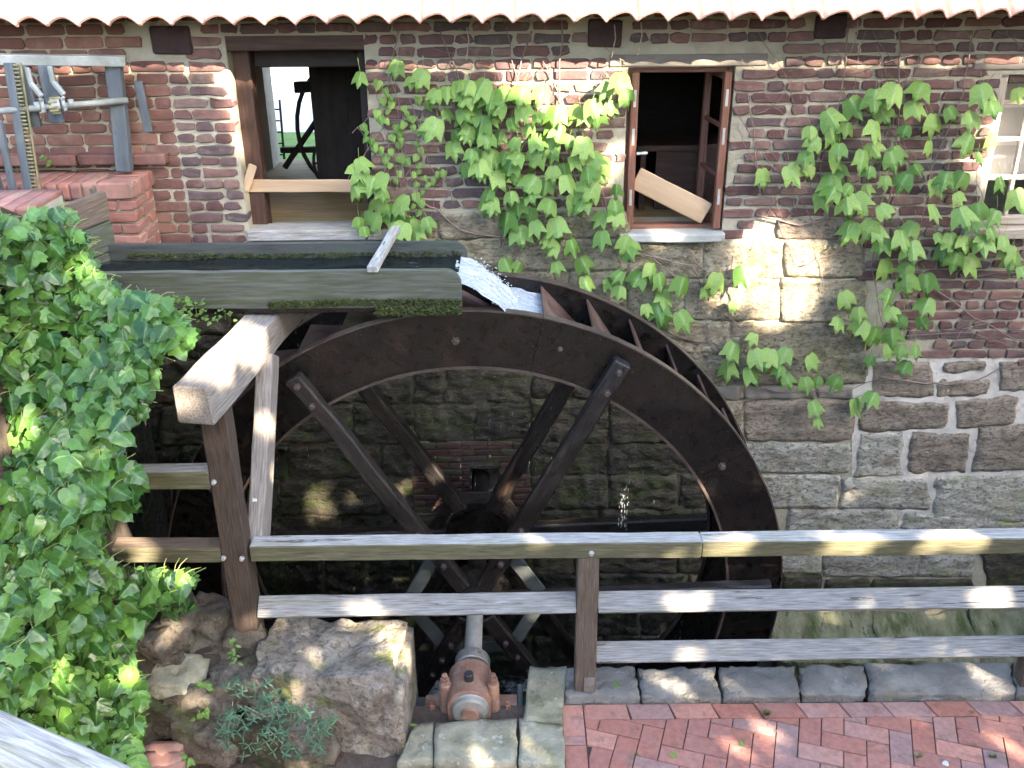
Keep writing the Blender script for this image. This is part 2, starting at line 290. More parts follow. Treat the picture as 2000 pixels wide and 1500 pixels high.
M['dry'] = mat('dry_leaf', [(0, (.22,.14,.06)), (1, (.40,.28,.14))], 20, rough=.8)
M['bark'] = mat('bark', [(0, (.05,.04,.03)), (1, (.12,.10,.08))], 9, (1,1,.3), rough=1, bump=[(12, .05)])

def leafmat(name, c0, c1, vein, rough=.35, trans=.3, spec=.5):
    m = bpy.data.materials.new(name); m.use_nodes = True; t = m.node_tree; N = t.nodes; Lk = t.links.new
    b = N['Principled BSDF']; oi = N.new('ShaderNodeObjectInfo'); at = N.new('ShaderNodeAttribute'); at.attribute_name = 'rnd'
    s = N.new('ShaderNodeMath'); s.operation = 'ADD'; Lk(at.outputs['Fac'], s.inputs[0]); Lk(oi.outputs['Random'], s.inputs[1])
    fr = N.new('ShaderNodeMath'); fr.operation = 'FRACT'; Lk(s.outputs[0], fr.inputs[0])
    mx = N.new('ShaderNodeMix'); mx.data_type = 'RGBA'; Lk(fr.outputs[0], mx.inputs[0]); mx.inputs[6].default_value = (*c0, 1); mx.inputs[7].default_value = (*c1, 1)
    av = N.new('ShaderNodeAttribute'); av.attribute_name = 'vein'
    mr = N.new('ShaderNodeMapRange'); Lk(av.outputs['Fac'], mr.inputs[0]); mr.inputs[1].default_value = .75; mr.inputs[2].default_value = 1.0
    m2 = N.new('ShaderNodeMix'); m2.data_type = 'RGBA'; Lk(mr.outputs[0], m2.inputs[0]); Lk(mx.outputs[2], m2.inputs[6]); m2.inputs[7].default_value = (*vein, 1)
    no = N.new('ShaderNodeTexNoise'); no.inputs['Scale'].default_value = 25; tc = N.new('ShaderNodeTexCoord'); Lk(tc.outputs['Object'], no.inputs['Vector'])
    mv = N.new('ShaderNodeMapRange'); Lk(no.outputs[0], mv.inputs[0]); mv.inputs[1].default_value=.3; mv.inputs[2].default_value=.7; mv.inputs[3].default_value = .8; mv.inputs[4].default_value = 1.2
    m3 = N.new('ShaderNodeMix'); m3.data_type = 'RGBA'; m3.blend_type = 'MULTIPLY'; m3.inputs[0].default_value = 1; Lk(m2.outputs[2], m3.inputs[6]); Lk(mv.outputs[0], m3.inputs[7])
    Lk(m3.outputs[2], b.inputs['Base Color']); b.inputs['Roughness'].default_value = rough; b.inputs['Specular IOR Level'].default_value = spec
    bn = N.new('ShaderNodeBump'); bn.inputs['Distance'].default_value = .004; Lk(no.outputs[0], bn.inputs['Height']); Lk(bn.outputs[0], b.inputs['Normal'])
    tr = N.new('ShaderNodeBsdfTranslucent'); Lk(m3.outputs[2], tr.inputs[0]); ms = N.new('ShaderNodeMixShader'); ms.inputs[0].default_value = trans
    Lk(b.outputs[0], ms.inputs[1]); Lk(tr.outputs[0], ms.inputs[2]); Lk(ms.outputs[0], N['Material Output'].inputs[0])
    return m
M['vine_leaf'] = leafmat('vine_leaf', (.11,.25,.04), (.28,.43,.10), (.24,.40,.14))
M['ivy_leaf'] = leafmat('ivy_leaf', (.025,.08,.016), (.14,.28,.05), (.14,.27,.08), rough=.2)
M['elder_leaf'] = leafmat('ground_leaf', (.15,.32,.06), (.24,.42,.10), (.3,.45,.15), rough=.5)
M['blue_leaf'] = leafmat('blue_green_leaf', (.04,.12,.055), (.12,.25,.13), (.2,.35,.25), rough=.4)
M['tree_leaf'] = leafmat('tree_leaf', (.04,.09,.02), (.07,.12,.03), (.07,.12,.03), rough=.5, trans=.1)

def watermat(name, foam=.0, fs=4, stretch=(1,1,1), col=(.01,.013,.012)):
    m = bpy.data.materials.new(name); m.use_nodes = True; t = m.node_tree; N = t.nodes; Lk = t.links.new
    b = N['Principled BSDF']; b.inputs['Base Color'].default_value = (*col, 1); b.inputs['Roughness'].default_value = .06; b.inputs['IOR'].default_value = 1.33
    g = N.new('ShaderNodeNewGeometry'); mp = N.new('ShaderNodeMapping'); mp.inputs['Scale'].default_value = stretch; Lk(g.outputs['Position'], mp.inputs[0])
    n1 = N.new('ShaderNodeTexNoise'); n1.inputs['Scale'].default_value = 9; n1.inputs['Detail'].default_value = 4; Lk(mp.outputs[0], n1.inputs['Vector'])
    bn = N.new('ShaderNodeBump'); bn.inputs['Distance'].default_value = .015; Lk(n1.outputs[0], bn.inputs['Height']); Lk(bn.outputs[0], b.inputs['Normal'])
    n2 = N.new('ShaderNodeTexNoise'); n2.inputs['Scale'].default_value = fs; n2.inputs['Detail'].default_value = 9; n2.inputs['Roughness'].default_value = .7; Lk(mp.outputs[0], n2.inputs['Vector'])
    mr = N.new('ShaderNodeMapRange'); Lk(n2.outputs[0], mr.inputs[0]); mr.inputs[1].default_value = .62-foam*1.5; mr.inputs[2].default_value = .72-foam*(.2 if foam > .05 else 1)
    d = N.new('ShaderNodeBsdfPrincipled'); d.inputs['Base Color'].default_value = (.62,.66,.68,1); d.inputs['Roughness'].default_value = .5
    d.inputs['Subsurface Weight'].default_value = 0; Lk(bn.outputs[0], d.inputs['Normal'])
    ms = N.new('ShaderNodeMixShader'); Lk(mr.outputs[0], ms.inputs[0]); Lk(b.outputs[0], ms.inputs[1]); Lk(d.outputs[0], ms.inputs[2]); Lk(ms.outputs[0], N['Material Output'].inputs[0])
    return m
M['water'] = watermat('race_water', -.02, 5, (.6,1,1))
M['fall'] = watermat('falling_water', .17, 14, (.8,9,.8), col=(.22,.25,.26))
M['foam'] = mat('foam', [(0, (.40,.44,.46)), (1, (.62,.66,.68))], 6, rough=.5)
M['tail'] = watermat('tail_water', .09, 3)
def glassmat():
    m = bpy.data.materials.new('window_glass'); m.use_nodes = True; b = m.node_tree.nodes['Principled BSDF']
    b.inputs['Transmission Weight'].default_value = 1; b.inputs['Roughness'].default_value = .02; b.inputs['IOR'].default_value = 1.45; return m
M['glass'] = glassmat()
def drip():
    m = bpy.data.materials.new('dripping_water'); m.use_nodes = True; b = m.node_tree.nodes['Principled BSDF']
    b.inputs['Base Color'].default_value = (.75,.8,.8,1); b.inputs['Transmission Weight'].default_value = .6; b.inputs['Roughness'].default_value = .15; b.inputs['IOR'].default_value = 1.33; return m
M['drip'] = drip()

def rndattr(me, val=None, islands=None):
    a = me.attributes.new('rnd', 'FLOAT', 'FACE')
    a.data.foreach_set('value', val if val is not None else [0.0]*len(me.polygons))

# ------------------------------------------------------------------ pieces: bricks
WY = 6.6
def brickmesh(l, d, h, seed, mt, rough=.006):
    "worn brick, long side x, depth y (front at y=0), height z, origin centre of the front face"
    rr = random.Random(seed); vs = []
    def j(a): return (rr.random()-.5)*2*a
    c = .006; q_ = h*.2
    ring = [(-l/2+q_, -h/2), (0, -h/2), (l/2-q_, -h/2), (l/2, -h/2+q_), (l/2, h/2-q_), (l/2-q_, h/2), (0, h/2), (-l/2+q_, h/2), (-l/2, h/2-q_), (-l/2, -h/2+q_)]
    n = len(ring)
    jit = [(j(rough*1.5), j(rough*.8)) for _ in ring]
    for (x, z), (a, b) in zip(ring, jit): vs.append((x+a, d, z+b))
    for (x, z), (a, b) in zip(ring, jit): vs.append((x+a, c, z+b))
    for (x, z), (a, b) in zip(ring, jit): vs.append((x*(1-1.6*c/l)+a, j(.002), z*(1-1.6*c/h)+b))
    vs.append((j(.01), j(.003)-.001, 0))
    fs = [tuple(range(n))]
    for k in (0, n):
        for i in range(n): q = (i+1) % n; fs.append((k+i, k+n+i, k+n+q, k+q))
    for i in range(n): fs.append((2*n+(i+1)%n, 2*n+i, 3*n)[::-1])
    me = mesh('brick', vs, [f[::-1] for f in fs], mt); rndattr(me); return me
class BrickSet:
    def __init__(s, mt, sizes, h, d=.1, rough=.006, k=5):
        s.v = {n: [brickmesh(l, d, h, hash((n, i)) % 999 + 3, mt, rough) for i in range(k)] for n, l in sizes.items()}
def joined(name, items, parent, kind='stuff', label=None):
    "items: (mesh, matrix); one object"
    vs = []; fs = []; rv = []
    mt = None
    for me, mx in items:
        o = len(vs); mt = me.materials[0]; r = R.random()
        vs += [mx @ v.co for v in me.vertices]; 
        for p in me.polygons: fs.append(tuple(o+i for i in p.vertices)); rv.append(r)
    ob = put(name, vs, fs, mt, parent, kind=kind); rndattr(ob.data, rv)
    return ob
def place(items, name, parent, limit=300, key=None):
    "largest in the photo as single objects, the rest joined"
    if len(items) > limit:
        def dist(it):
            p = it[1].translation; return (p - Vector((0, 0, ZC))).length
        items = sorted(items, key=key or dist); rest = items[limit:]; items = items[:limit]
        joined(name, rest, parent)
    return [link(name, me, mx, parent) for me, mx in items]

# ------------------------------------------------------------------ the mill building
mill = thing('mill_building', 'old watermill with red brick upper wall on rough sandstone base', 'building', (0, WY, 0))
DX0, DX1, DZ0, DZ1 = -1.826, -.935, 2.07, 3.40      # door opening
VX0, VX1, VZ0, VZ1 = .775, 1.475, 2.075, 3.185      # window opening
RX0, RX1, RZ0, RZ1 = 3.22, 4.1, 2.075, 3.12         # second window
def backing(name, parent, mt, x0, x1, z0, z1, holes, y0, y1):
    "wall slab with rectangular holes, cut into columns and rows"
    xs = sorted({x0, x1, *[h[0] for h in holes], *[h[1] for h in holes]}); zs = sorted({z0, z1, *[h[2] for h in holes], *[h[3] for h in holes]})
    xs = [x for x in xs if x0 <= x <= x1]; zs = [z for z in zs if z0 <= z <= z1]
    vs = []; fs = []; nx = len(xs); nzz = len(zs)
    for y in (y0, y1):
        for z in zs:
            for x in xs: vs.append((x, y, z))
    def solid(i, k):
        if not (0 <= i < nx-1 and 0 <= k < nzz-1): return False
        cx = (xs[i]+xs[i+1])/2; cz = (zs[k]+zs[k+1])/2
        return not any(h[0] < cx < h[1] and h[2] < cz < h[3] for h in holes)
    N_ = nx*nzz
    for k in range(nzz-1):
        for i in range(nx-1):
            if not solid(i, k): continue
            a, b, c, d = k*nx+i, k*nx+i+1, (k+1)*nx+i+1, (k+1)*nx+i
            fs.append((a, b, c, d)); fs.append((a+N_, d+N_, c+N_, b+N_))
            if not solid(i-1, k): fs.append((a, d, d+N_, a+N_))
            if not solid(i+1, k): fs.append((b, b+N_, c+N_, c))
            if not solid(i, k-1): fs.append((a, a+N_, b+N_, b))
            if not solid(i, k+1): fs.append((d, c, c+N_, d+N_))
    return put(name, vs, fs, mt, parent)
holes = [(DX0, DX1, DZ0, DZ1), (VX0, VX1, VZ0, VZ1), (RX0, RX1, RZ0, RZ1)]
bwall = backing('brick_wall', mill, M['mortar'], -9, 9, 2.0, 3.72, holes, WY+.005, WY+.42)
swall = backing('stone_wall', mill, M['mortar'], -9, 9, -2.6, 2.0, [(-.335, -.105, -.02, .215)], WY+.008, WY+.6)

beam_ends = [(300, 370, 50, 105), (1147, 1215, 36, 92), (1587, 1655, 26, 76)]
lint_px = (1190, 1500, 104, 131)
big_px = [(1512, 1640, 424, 470)]
brick_area = [(-900, 0), (2900, 0), (2900, 735), (1836, 704), (1760, 640), (1745, 560), (1690, 545), (1690, 492), (1640, 482), (1640, 424), (1512, 424), (1505, 470), (1400, 470), (1215, 455), (1200, 412), (850, 412), (835, 445), (735, 470), (480, 475), (470, 560), (-900, 560)]
wallb = BrickSet(M['brick'], {'s': .228, 'h': .107, 't': .164, 'q': .06}, .057, k=12, rough=.008)
leftb = BrickSet(M['brick_left'], {'s': .236, 'h': .112, 't': .17, 'q': .06}, .067, k=5, rough=.004)
items = []; course = .0770; z = 3.60; ci = 0
LS = -2.22   # seam between the regular left masonry and the old one
while z > .95:
    for seg in ((-5.9, LS), (LS, 6.4)):
        x = seg[0] + R.random()*.012; bs = leftb if seg[1] == LS else wallb; k = ci
        while x < seg[1]:
            if bs is leftb: ty = 's' if R.random() < .8 else 'h'
            else: ty = ('s' if (k + ci) % 2 else 'h') if R.random() < .82 else R.choice('shht')
            if ci % 2 == 0 and bs is wallb and R.random() < .55: ty = 's' if R.random() < .85 else 'h'
            if ci % 2 == 1 and bs is wallb and R.random() < .6: ty = 'h'
            l = {'s': .228, 'h': .108, 't': .165}[ty] + (.006 if bs is leftb else 0); gap = .014 + R.random()*.012; k += 1
            fx = 1
            if x + l > seg[1] - .012:
                nl = seg[1] - .012 - x
                if nl < .04: break
                ty = 'q' if nl < .085 else 'h' if nl < .14 else 't' if nl < .2 else 's'; l = nl; fx = nl/{'s': .228, 'h': .107, 't': .164, 'q': .06}[ty]
            xc = x + l/2
            x += l + gap
            wob = .006*nz((xc*1.5, z, 0)) ; zz = z + wob
            # openings and stones
            skip = False
            for h in holes:
                if h[2]-.03 < zz < h[3]+.02 and h[0]-l/2-.004 < xc < h[1]+l/2+.004:
                    # trim against the reveal
                    if xc < h[0] and xc + l/2 > h[0]: nl = h[0]-(xc-l/2); nc = h[0]-nl/2
                    elif xc > h[1] and xc - l/2 < h[1]: nl = (xc+l/2)-h[1]; nc = h[1]+nl/2
                    else: skip = True; break
                    if nl < .045: skip = True; break
                    ty = 'q' if nl < .085 else 'h' if nl < .14 else 't' if nl < .2 else 's'
                    tl = {'s': .228, 'h': .108, 't': .165, 'q': .06}[ty]
                    xc = nc; l = tl; fx = nl/tl; break
            if skip: continue
            px, py = Q((xc, WY, zz))
            if not inpoly(px, py, brick_area): continue
            pw = l*150
            if any(a-pw*.72 < px < b+pw*.72 and c-8 < py < d+8 for a, b, c, d in beam_ends + [lint_px] + big_px): continue
            if zz < 2.60 and xc < LS and xc > -3.2 and False: continue
            sy = 1; me = R.choice(bs.v[ty])
            mx = T((xc, WY - .004 - R.random()*.012, zz)) @ Matrix.Rotation((R.random()-.5)*.02, 4, 'Y') @ Matrix.Rotation((R.random()-.5)*.03, 4, 'Z') @ Matrix.Diagonal((fx*(1+R.random()*.03), 1, 1+(R.random()-.5)*.12, 1))
            items.append((me, mx)); fx = 1
    z -= course; ci += 1
old = [i for i in items if i[0].materials[0] == M['brick']]; lf = [i for i in items if i[0].materials[0] != M['brick']]
R.shuffle(old)
def vis_first(it):
    px, py = Q(it[1].translation); return 0 if -20 < px < 2020 and 20 < py < 740 else 1
old.sort(key=vis_first)
for me, mx in old[:230]: link('brick', me, mx, bwall)
for me, mx in lf[:70]: link('brick', me, mx, bwall)
joined('brick', old[230:], bwall); joined('brick', lf[70:], bwall)
# door reveal bricks' jambs get their depth from the backing; beam ends, lintel
for i, (a, b, c, d) in enumerate(beam_ends):
    p = P(a, d, Y=WY); q = P(b, c, Y=WY)
    o = timber('beam_end', ((p.x+q.x)/2, WY-.03, (p.z+q.z)/2), ((p.x+q.x)/2, WY+.3, (p.z+q.z)/2), q.x-p.x, q.z-p.z, M['timber_end'], bwall, bev=.012, seg=3, wob=.004)
a, b, c, d = lint_px; p = P(a, d, Y=WY); q = P(b, c, Y=WY)
timber('lintel', (p.x, WY+.06, (p.z+q.z)/2), (q.x, WY+.06, (p.z+q.z)/2), .14, q.z-p.z, M['lintel'], bwall, bev=.006, wob=.0015)
def wstone(pts, mt, proud=.008, amp=.02, parent=None, name='stone', y=WY, px=True, dens=.022, edge=.016, gap=.003):
    "stone in the wall face from four corners given bl, br, tr, tl"
    c = [P(a, b, Y=y) for a, b in pts] if px else [Vector((a, y, b)) for a, b in pts]
    cen = sum(c, Vector())/4
    c = [v + (cen-v).normalized()*gap for v in c]
    W = ((c[1]-c[0]).length+(c[2]-c[3]).length)/2; H = ((c[3]-c[0]).length+(c[2]-c[1]).length)/2
    nx = max(4, min(34, int(W/dens))); ny = max(4, min(18, int(H/dens))); sd = R.random()*80
    vs = []; fs = []
    for j in range(ny+1):
        for i in range(nx+1):
            u = i/nx; v = j/ny
            # soften the corners
            uu = u; vv = v
            p = (c[0]*(1-uu)+c[1]*uu)*(1-vv)+(c[3]*(1-uu)+c[2]*uu)*vv
            du = min(u, 1-u)*W; dv = min(v, 1-v)*H; e = min(du, dv)
            cr = max(0, 1-(du+dv)/.06)
            p = p.lerp(cen, cr*.008/max(.1, min(W, H)))
            k = max(0, 1-e/edge); yy = -proud + k*k*(proud+.005)
            w_ = (1-k*.4)
            yy += (nz(p, 5, sd)*amp*.5 + nz(p, 14, sd+3)*amp*.6 - abs(nz((p.x*8, 0, p.z*20), 1, sd+6))*amp*.7 + nz((p.x*25, 0, p.z*40), 1, sd+9)*amp*.4)*w_
            ex = nz((p.x*9, p.z*9, sd))*.024*k; ez = nz((p.x*9, p.z*9, sd+40))*.022*k
            vs.append(Vector((p.x+ex, y+yy, p.z+ez)))
    for j in range(ny):
        for i in range(nx):
            a = j*(nx+1)+i; fs.append((a, a+1, a+nx+2, a+nx+1))
    # skirt
    bd = [i for i in range(nx+1)] + [(j+1)*(nx+1)-1+0*(j) for j in range(1, ny+1)] + [ny*(nx+1)+i for i in range(nx-1, -1, -1)] + [j*(nx+1) for j in range(ny-1, 0, -1)]
    o = len(vs)
    for b_ in bd: v = vs[b_]; vs.append(Vector((v.x, y+.05, v.z)))
    m_ = len(bd)
    for i in range(m_): k = (i+1) % m_; fs.append((bd[k], bd[i], o+i, o+k))
    ob = put(name, vs, fs, mt, parent or swall, smooth=True)
    return ob
def jt(a): return (R.random()-.5)*2*a
# right hand stones, as laid
for pts, mt in [
    ([(1674,842),(1846,838),(1852,788),(1690,780)], 'sand_brown'), ([(1868,838),(1980,828),(1988,774),(1868,782)], 'sand_brown'),
    ([(1828,776),(1930,770),(1936,742),(1836,740)], 'sand_brown'), ([(1840,728),(1926,726),(1928,706),(1842,706)], 'sand_brown'),
    ([(1950,766),(2040,762),(2040,708),(1952,706)], 'sand_brown'), ([(1668,930),(1758,930),(1764,846),(1682,848)], 'sand_grey'),
    ([(1772,922),(1886,922),(1894,848),(1780,844)], 'sand_brown'), ([(1900,920),(2040,918),(2040,828),(1912,836)], 'sand_brown'),
    ([(1642,994),(1816,994),(1814,936),(1646,936)], 'sand_grey'), ([(1822,1022),(2040,1018),(2040,926),(1828,930)], 'sand_grey'),
    ([(1700,774),(1824,776),(1816,708),(1708,706)], 'sand_brown'), ([(1662,738),(1698,738),(1696,706),(1664,706)], 'kerb'),
    ([(1450,924),(1658,924),(1664,866),(1450,866)], 'sand_grey'), ([(1474,992),(1636,992),(1640,928),(1474,928)], 'sand_grey'),
    ([(1530,1060),(1756,1060),(1754,996),(1545,996)], 'sand_grey'), ([(1760,1062),(2040,1060),(2040,1024),(1762,998)], 'sand_grey'),
    ([(1454,862),(1662,862),(1668,784),(1454,782)], 'sand_brown'), ([(1450,746),(1656,744),(1690,676),(1450,680)], 'sand'),
    ([(1606,1120),(1604,1064),(1500,1062),(1500,1118)][::-1], 'sand_grey'),
    ([(1610,1127),(1787,1127),(1800,1066),(1604,1064)], 'sand_grey'), ([(1790,1127),(1900,1127),(1905,1066),(1802,1066)], 'sand_grey'),
    ([(1528,1165),(1600,1168),(1602,1124),(1530,1122)], 'mossy'), ([(1612,1168),(1692,1168),(1696,1132),(1612,1132)], 'mossy'),
    ([(1702,1168),(1902,1168),(1902,1132),(1704,1132)], 'mossy'), ([(1940,1180),(2040,1180),(2040,1070),(1912,1068)], 'mossy')]:
    wstone(pts, M[mt], parent=swall, gap=-.007)
put('mortar_bed', [P(*p, Y=WY+.003) for p in [(150,1420),(806,1420),(806,690),(150,690)]], [(0,1,2,3)], M['mortar_dark'], swall)
put('mortar_bed', [P(*p, Y=WY+.003) for p in [(1040,1420),(1446,1420),(1446,900),(1400,700),(1040,700)]], [(0,1,2,3,4)], M['mortar_dark'], swall)
put('mortar_bed', [P(*p, Y=WY+.003) for p in [(806,862),(1040,862),(1040,700),(806,700)]], [(0,1,2,3)], M['mortar_dark'], swall)
put('mortar_bed', [P(*p, Y=WY+.003) for p in [(806,1420),(1040,1420),(1040,1006),(806,1006)]], [(0,1,2,3)], M['mortar_dark'], swall)
for q_ in ((-.72,-.335,-.21,.43),(-.105,.14,-.21,.43),(-.335,-.105,.215,.43),(-.335,-.105,-.21,-.02)): put('mortar_bed', [(q_[0],WY+.0035,q_[2]),(q_[1],WY+.0035,q_[2]),(q_[1],WY+.0035,q_[3]),(q_[0],WY+.0035,q_[3])], [(0,1,2,3)], M['mortar_dark'], swall)
bwh = put('mortar_bed', [P(*p, Y=WY+.004) for p in [(1664,1062),(2900,1062),(2900,690),(1700,700),(1664,700)]], [(0,1,2,3,4)], M['mortar_white'], swall)
wstone([(1512,468),(1640,470),(1640,426),(1514,426)], M['sand_brown'], parent=swall)
# ashlar courses, sandstone between the bricks and the race
def courses(ys, x0, x1, wmin, wmax, mfun, skip=None):
    for j in range(len(ys)-1):
        x = x0 - R.random()*60
        while x < x1:
            wd = wmin + R.random()*(wmax-wmin); xe = min(x+wd, x1)
            if x1-xe < wmin*.5: xe = x1
            xs = max(x, x0)
            if xe - xs > 25:
                t_, b_ = ys[j], ys[j+1]; cx = (xs+xe)/2; cy = (t_+b_)/2
                if not (skip and skip(xs, xe, t_, b_)):
                    mt = mfun(cx, cy); pr = .004 + R.random()*.014
                    wstone([(xs+jt(4), b_+jt(3)), (xe+jt(4), b_+jt(3)), (xe+jt(4), t_+jt(3)), (xs+jt(4), t_+jt(3))], M[mt], pr, .02 if mt == 'sand' else .03, swall, gap=-.001 if mt == 'sand' else .001)
            x = xe
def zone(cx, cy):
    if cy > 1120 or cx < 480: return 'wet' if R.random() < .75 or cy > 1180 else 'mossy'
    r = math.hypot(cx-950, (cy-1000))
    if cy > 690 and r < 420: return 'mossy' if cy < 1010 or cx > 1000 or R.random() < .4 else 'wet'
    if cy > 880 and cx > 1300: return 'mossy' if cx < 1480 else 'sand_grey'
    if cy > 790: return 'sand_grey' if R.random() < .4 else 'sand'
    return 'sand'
panel = (808, 1036, 862, 1004)
def skp(xs, xe, t_, b_): return xs < panel[1]-12 and xe > panel[0]+12 and t_ < panel[3]-8 and b_ > panel[2]+8
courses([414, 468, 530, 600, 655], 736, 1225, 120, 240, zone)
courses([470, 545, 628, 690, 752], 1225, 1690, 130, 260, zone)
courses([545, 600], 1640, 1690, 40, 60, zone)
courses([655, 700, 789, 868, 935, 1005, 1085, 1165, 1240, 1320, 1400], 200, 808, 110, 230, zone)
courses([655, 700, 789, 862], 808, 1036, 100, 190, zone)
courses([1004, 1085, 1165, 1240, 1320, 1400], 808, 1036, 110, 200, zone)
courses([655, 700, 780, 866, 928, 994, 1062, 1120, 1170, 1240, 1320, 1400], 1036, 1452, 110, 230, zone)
courses([752, 782], 1225, 1670, 100, 230, lambda a, b: 'lintel')
courses([500, 575, 655], 200, 736, 110, 200, lambda a, b: 'mossy')
courses([740, 790, 838, 924, 1022, 1064, 1128, 1170, 1240, 1320], 2040, 2900, 90, 210, lambda a, b: 'sand_brown' if b < 900 else 'sand_grey' if b < 1100 else 'mossy')
# clinker patch round the axle hole
pb = BrickSet(M['brick_sooty'], {'s': .198, 'h': .092, 'q': .05}, .05, k=3, rough=.003)
p0 = P(808, 1004, Y=WY); p1 = P(1036, 862, Y=WY); zc = p1.z-.03; k = 0
while zc > p0.z:
    runs = [(p0.x, p1.x)] if not -.05 < zc < .24 else [(p0.x, -.335), (-.105, p1.x)]
    for xa, xb in runs:
        x = xa; first = k % 2
        while x < xb-.03:
            l = .1 if first else .198; first = 0
            l = min(l, xb-x); ty = 's' if l > .14 else 'h' if l > .07 else 'q'; tl = {'s': .198, 'h': .092, 'q': .05}[ty]
            link('brick', R.choice(pb.v[ty]), T((x+l/2, WY-.012-R.random()*.004, zc)) @ Matrix.Diagonal(((l-.006)/tl, 1, 1, 1)), swall); x += l
    zc -= .0575; k += 1
for hx0, hx1, hz0, hz1 in ((-.334, -.32, -.02, .215), (-.12, -.106, -.02, .215), (-.318, -.122, .2, .214)): box('hole_lining', hx0, hx1, WY-.006, WY+.59, hz0, hz1, M['wet'], swall)
box('hole_back', -.334, -.106, WY+.5, WY+.56, -.018, .198, M['wet'], swall)
# ledge at the foot of the wall
for a, b, mt in ((1500, 1700, 0), (1700, 1890, 0), (1890, 2080, 0), (2080, 2350, 0), (2350, 2600, 0)):
    p = P(a, 1193, Y=WY); q = P(b, 1193, Y=WY); p.x -= .012; q.x += .012
    rock('ledge_stone', [(p.x+.01, 6.22, -1.62), (q.x-.01, 6.22, -1.62), (q.x-.01, 6.7, -1.62), (p.x+.01, 6.7, -1.62), (p.x+.01, 6.2, -1.42+jt(.02)), (q.x-.01, 6.2, -1.42+jt(.02)), (q.x-.01, 6.62, -1.2), (p.x+.01, 6.62, -1.2)], M['ledge'], swall, n=22, rnd=.04, amp=.05)

# second brick course ledge and soft parts of the left masonry
for i in range(4):
    x0 = -3.5+i*.31
    rock('brick', boxc(x0, x0+.3-R.random()*.05, 6.5, 6.62, 2.60, 2.67), M['brick_left'], bwall, n=6, rnd=.03, amp=.014)

# roof
eave = 6.2; EZ = P(1000, 36, Y=eave).z; slope = radians(42); pitch = .1865
roof = link('roof', None, T((0, eave, EZ)), mill)
def tile_mesh():
    n = 12; vs = []; fs = []; Lg = .36
    def prof(u):  # u 0..1 across, s-shaped pantile, crest leaning to one side
        a = u*2*pi
        return .033*(-cos(a)) + .006*sin(2*a), -.016*sin(a)
    for k, (yy, dz) in enumerate(((0, 0), (0, .016), (Lg, .016), (Lg, 0))):
        for i in range(n+1):
            u = i/n*1.06; h, dx = prof(u); vs.append((u*pitch + dx, yy, h + dz))
    m = n+1
    for k in range(4):
        for i in range(n):
            a = k*m+i; b = ((k+1) % 4)*m+i; fs.append((a, a+1, b+1, b))
    for e in (0, n): fs.append(tuple(k*m+e for k in range(4)))
    me = mesh('tile', vs, fs, M['tile']); return me
tm = tile_mesh(); rot = Matrix.Rotation(slope, 4, 'X')
for r_ in range(3):
    for i in range(-21, 22):
        mx = T((i*pitch + .03 + jt(.003), eave + cos(slope)*r_*.33 + jt(.006), EZ + sin(slope)*r_*.33 + .012*0 + jt(.003))) @ rot @ Matrix.Rotation(radians(-2.5), 4, 'X') @ Matrix.Rotation(jt(.012), 4, 'Y')
        link('tile', tm, mx, roof)
# roof behind the visible rows, soffit boards
put('roof_deck', [(-9, eave+.33, EZ+.2), (9, eave+.33, EZ+.2), (9, eave+.33+3.4*cos(slope), EZ+.2+3.4*sin(slope)), (-9, eave+.33+3.4*cos(slope), EZ+.2+3.4*sin(slope)),
    (-9, eave+.35, EZ+.17), (9, eave+.35, EZ+.17), (9, eave+.35+3.4*cos(slope), EZ+.17+3.4*sin(slope)), (-9, eave+.35+3.4*cos(slope), EZ+.17+3.4*sin(slope))],
    [(0,1,2,3),(7,6,5,4),(0,4,5,1),(1,5,6,2),(2,6,7,3),(3,7,4,0)], M['dark'], roof)

# interior: a room with plastered rear wall and a doorway to the yard
ry = 8.8
backing('rear_wall', mill, M['plaster'], -9, 9, -.5, 4.6, [(-2.14, -1.73, 2.05, 3.35), (3.1, 4.4, 2.5, 3.7)], ry, ry+.3)
box('floor', -8.9, 8.9, WY+.42, ry-.002, 1.9, 2.045, M['floor'], mill)
for i in range(9):
    y = WY+.44 + i*.24; 
    box('floor_board', -3.2, -.4, y, y+.236, 2.046, 2.066, M['floor'], mill)
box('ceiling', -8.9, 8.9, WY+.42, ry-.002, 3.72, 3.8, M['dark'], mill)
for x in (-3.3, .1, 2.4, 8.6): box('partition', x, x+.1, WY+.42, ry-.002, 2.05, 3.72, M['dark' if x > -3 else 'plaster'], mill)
box('shade_panel', .21, 2.39, 8.5, 8.55, 2.05, 3.71, M['dark'], mill)  # dark panel added inside; its colour stands in for deep shade behind the window
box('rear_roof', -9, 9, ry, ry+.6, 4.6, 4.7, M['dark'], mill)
# door frame
jm = M['frame']
timber('door_frame', (DX0+.055, WY+.19, DZ0), (DX0+.055, WY+.19, DZ1), .11, .13, jm, mill, bev=.006)
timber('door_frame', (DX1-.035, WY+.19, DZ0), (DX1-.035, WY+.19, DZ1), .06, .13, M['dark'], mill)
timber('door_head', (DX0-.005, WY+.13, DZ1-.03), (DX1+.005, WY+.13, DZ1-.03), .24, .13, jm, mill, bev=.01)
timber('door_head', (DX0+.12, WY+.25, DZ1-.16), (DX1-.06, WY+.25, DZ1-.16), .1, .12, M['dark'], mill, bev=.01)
timber('door_sill', (DX0-.004, WY+.06, DZ0+.02), (DX1+.09, WY+.06, DZ0+.02), .2, .075, M['wood_grey'], mill, bev=.006)
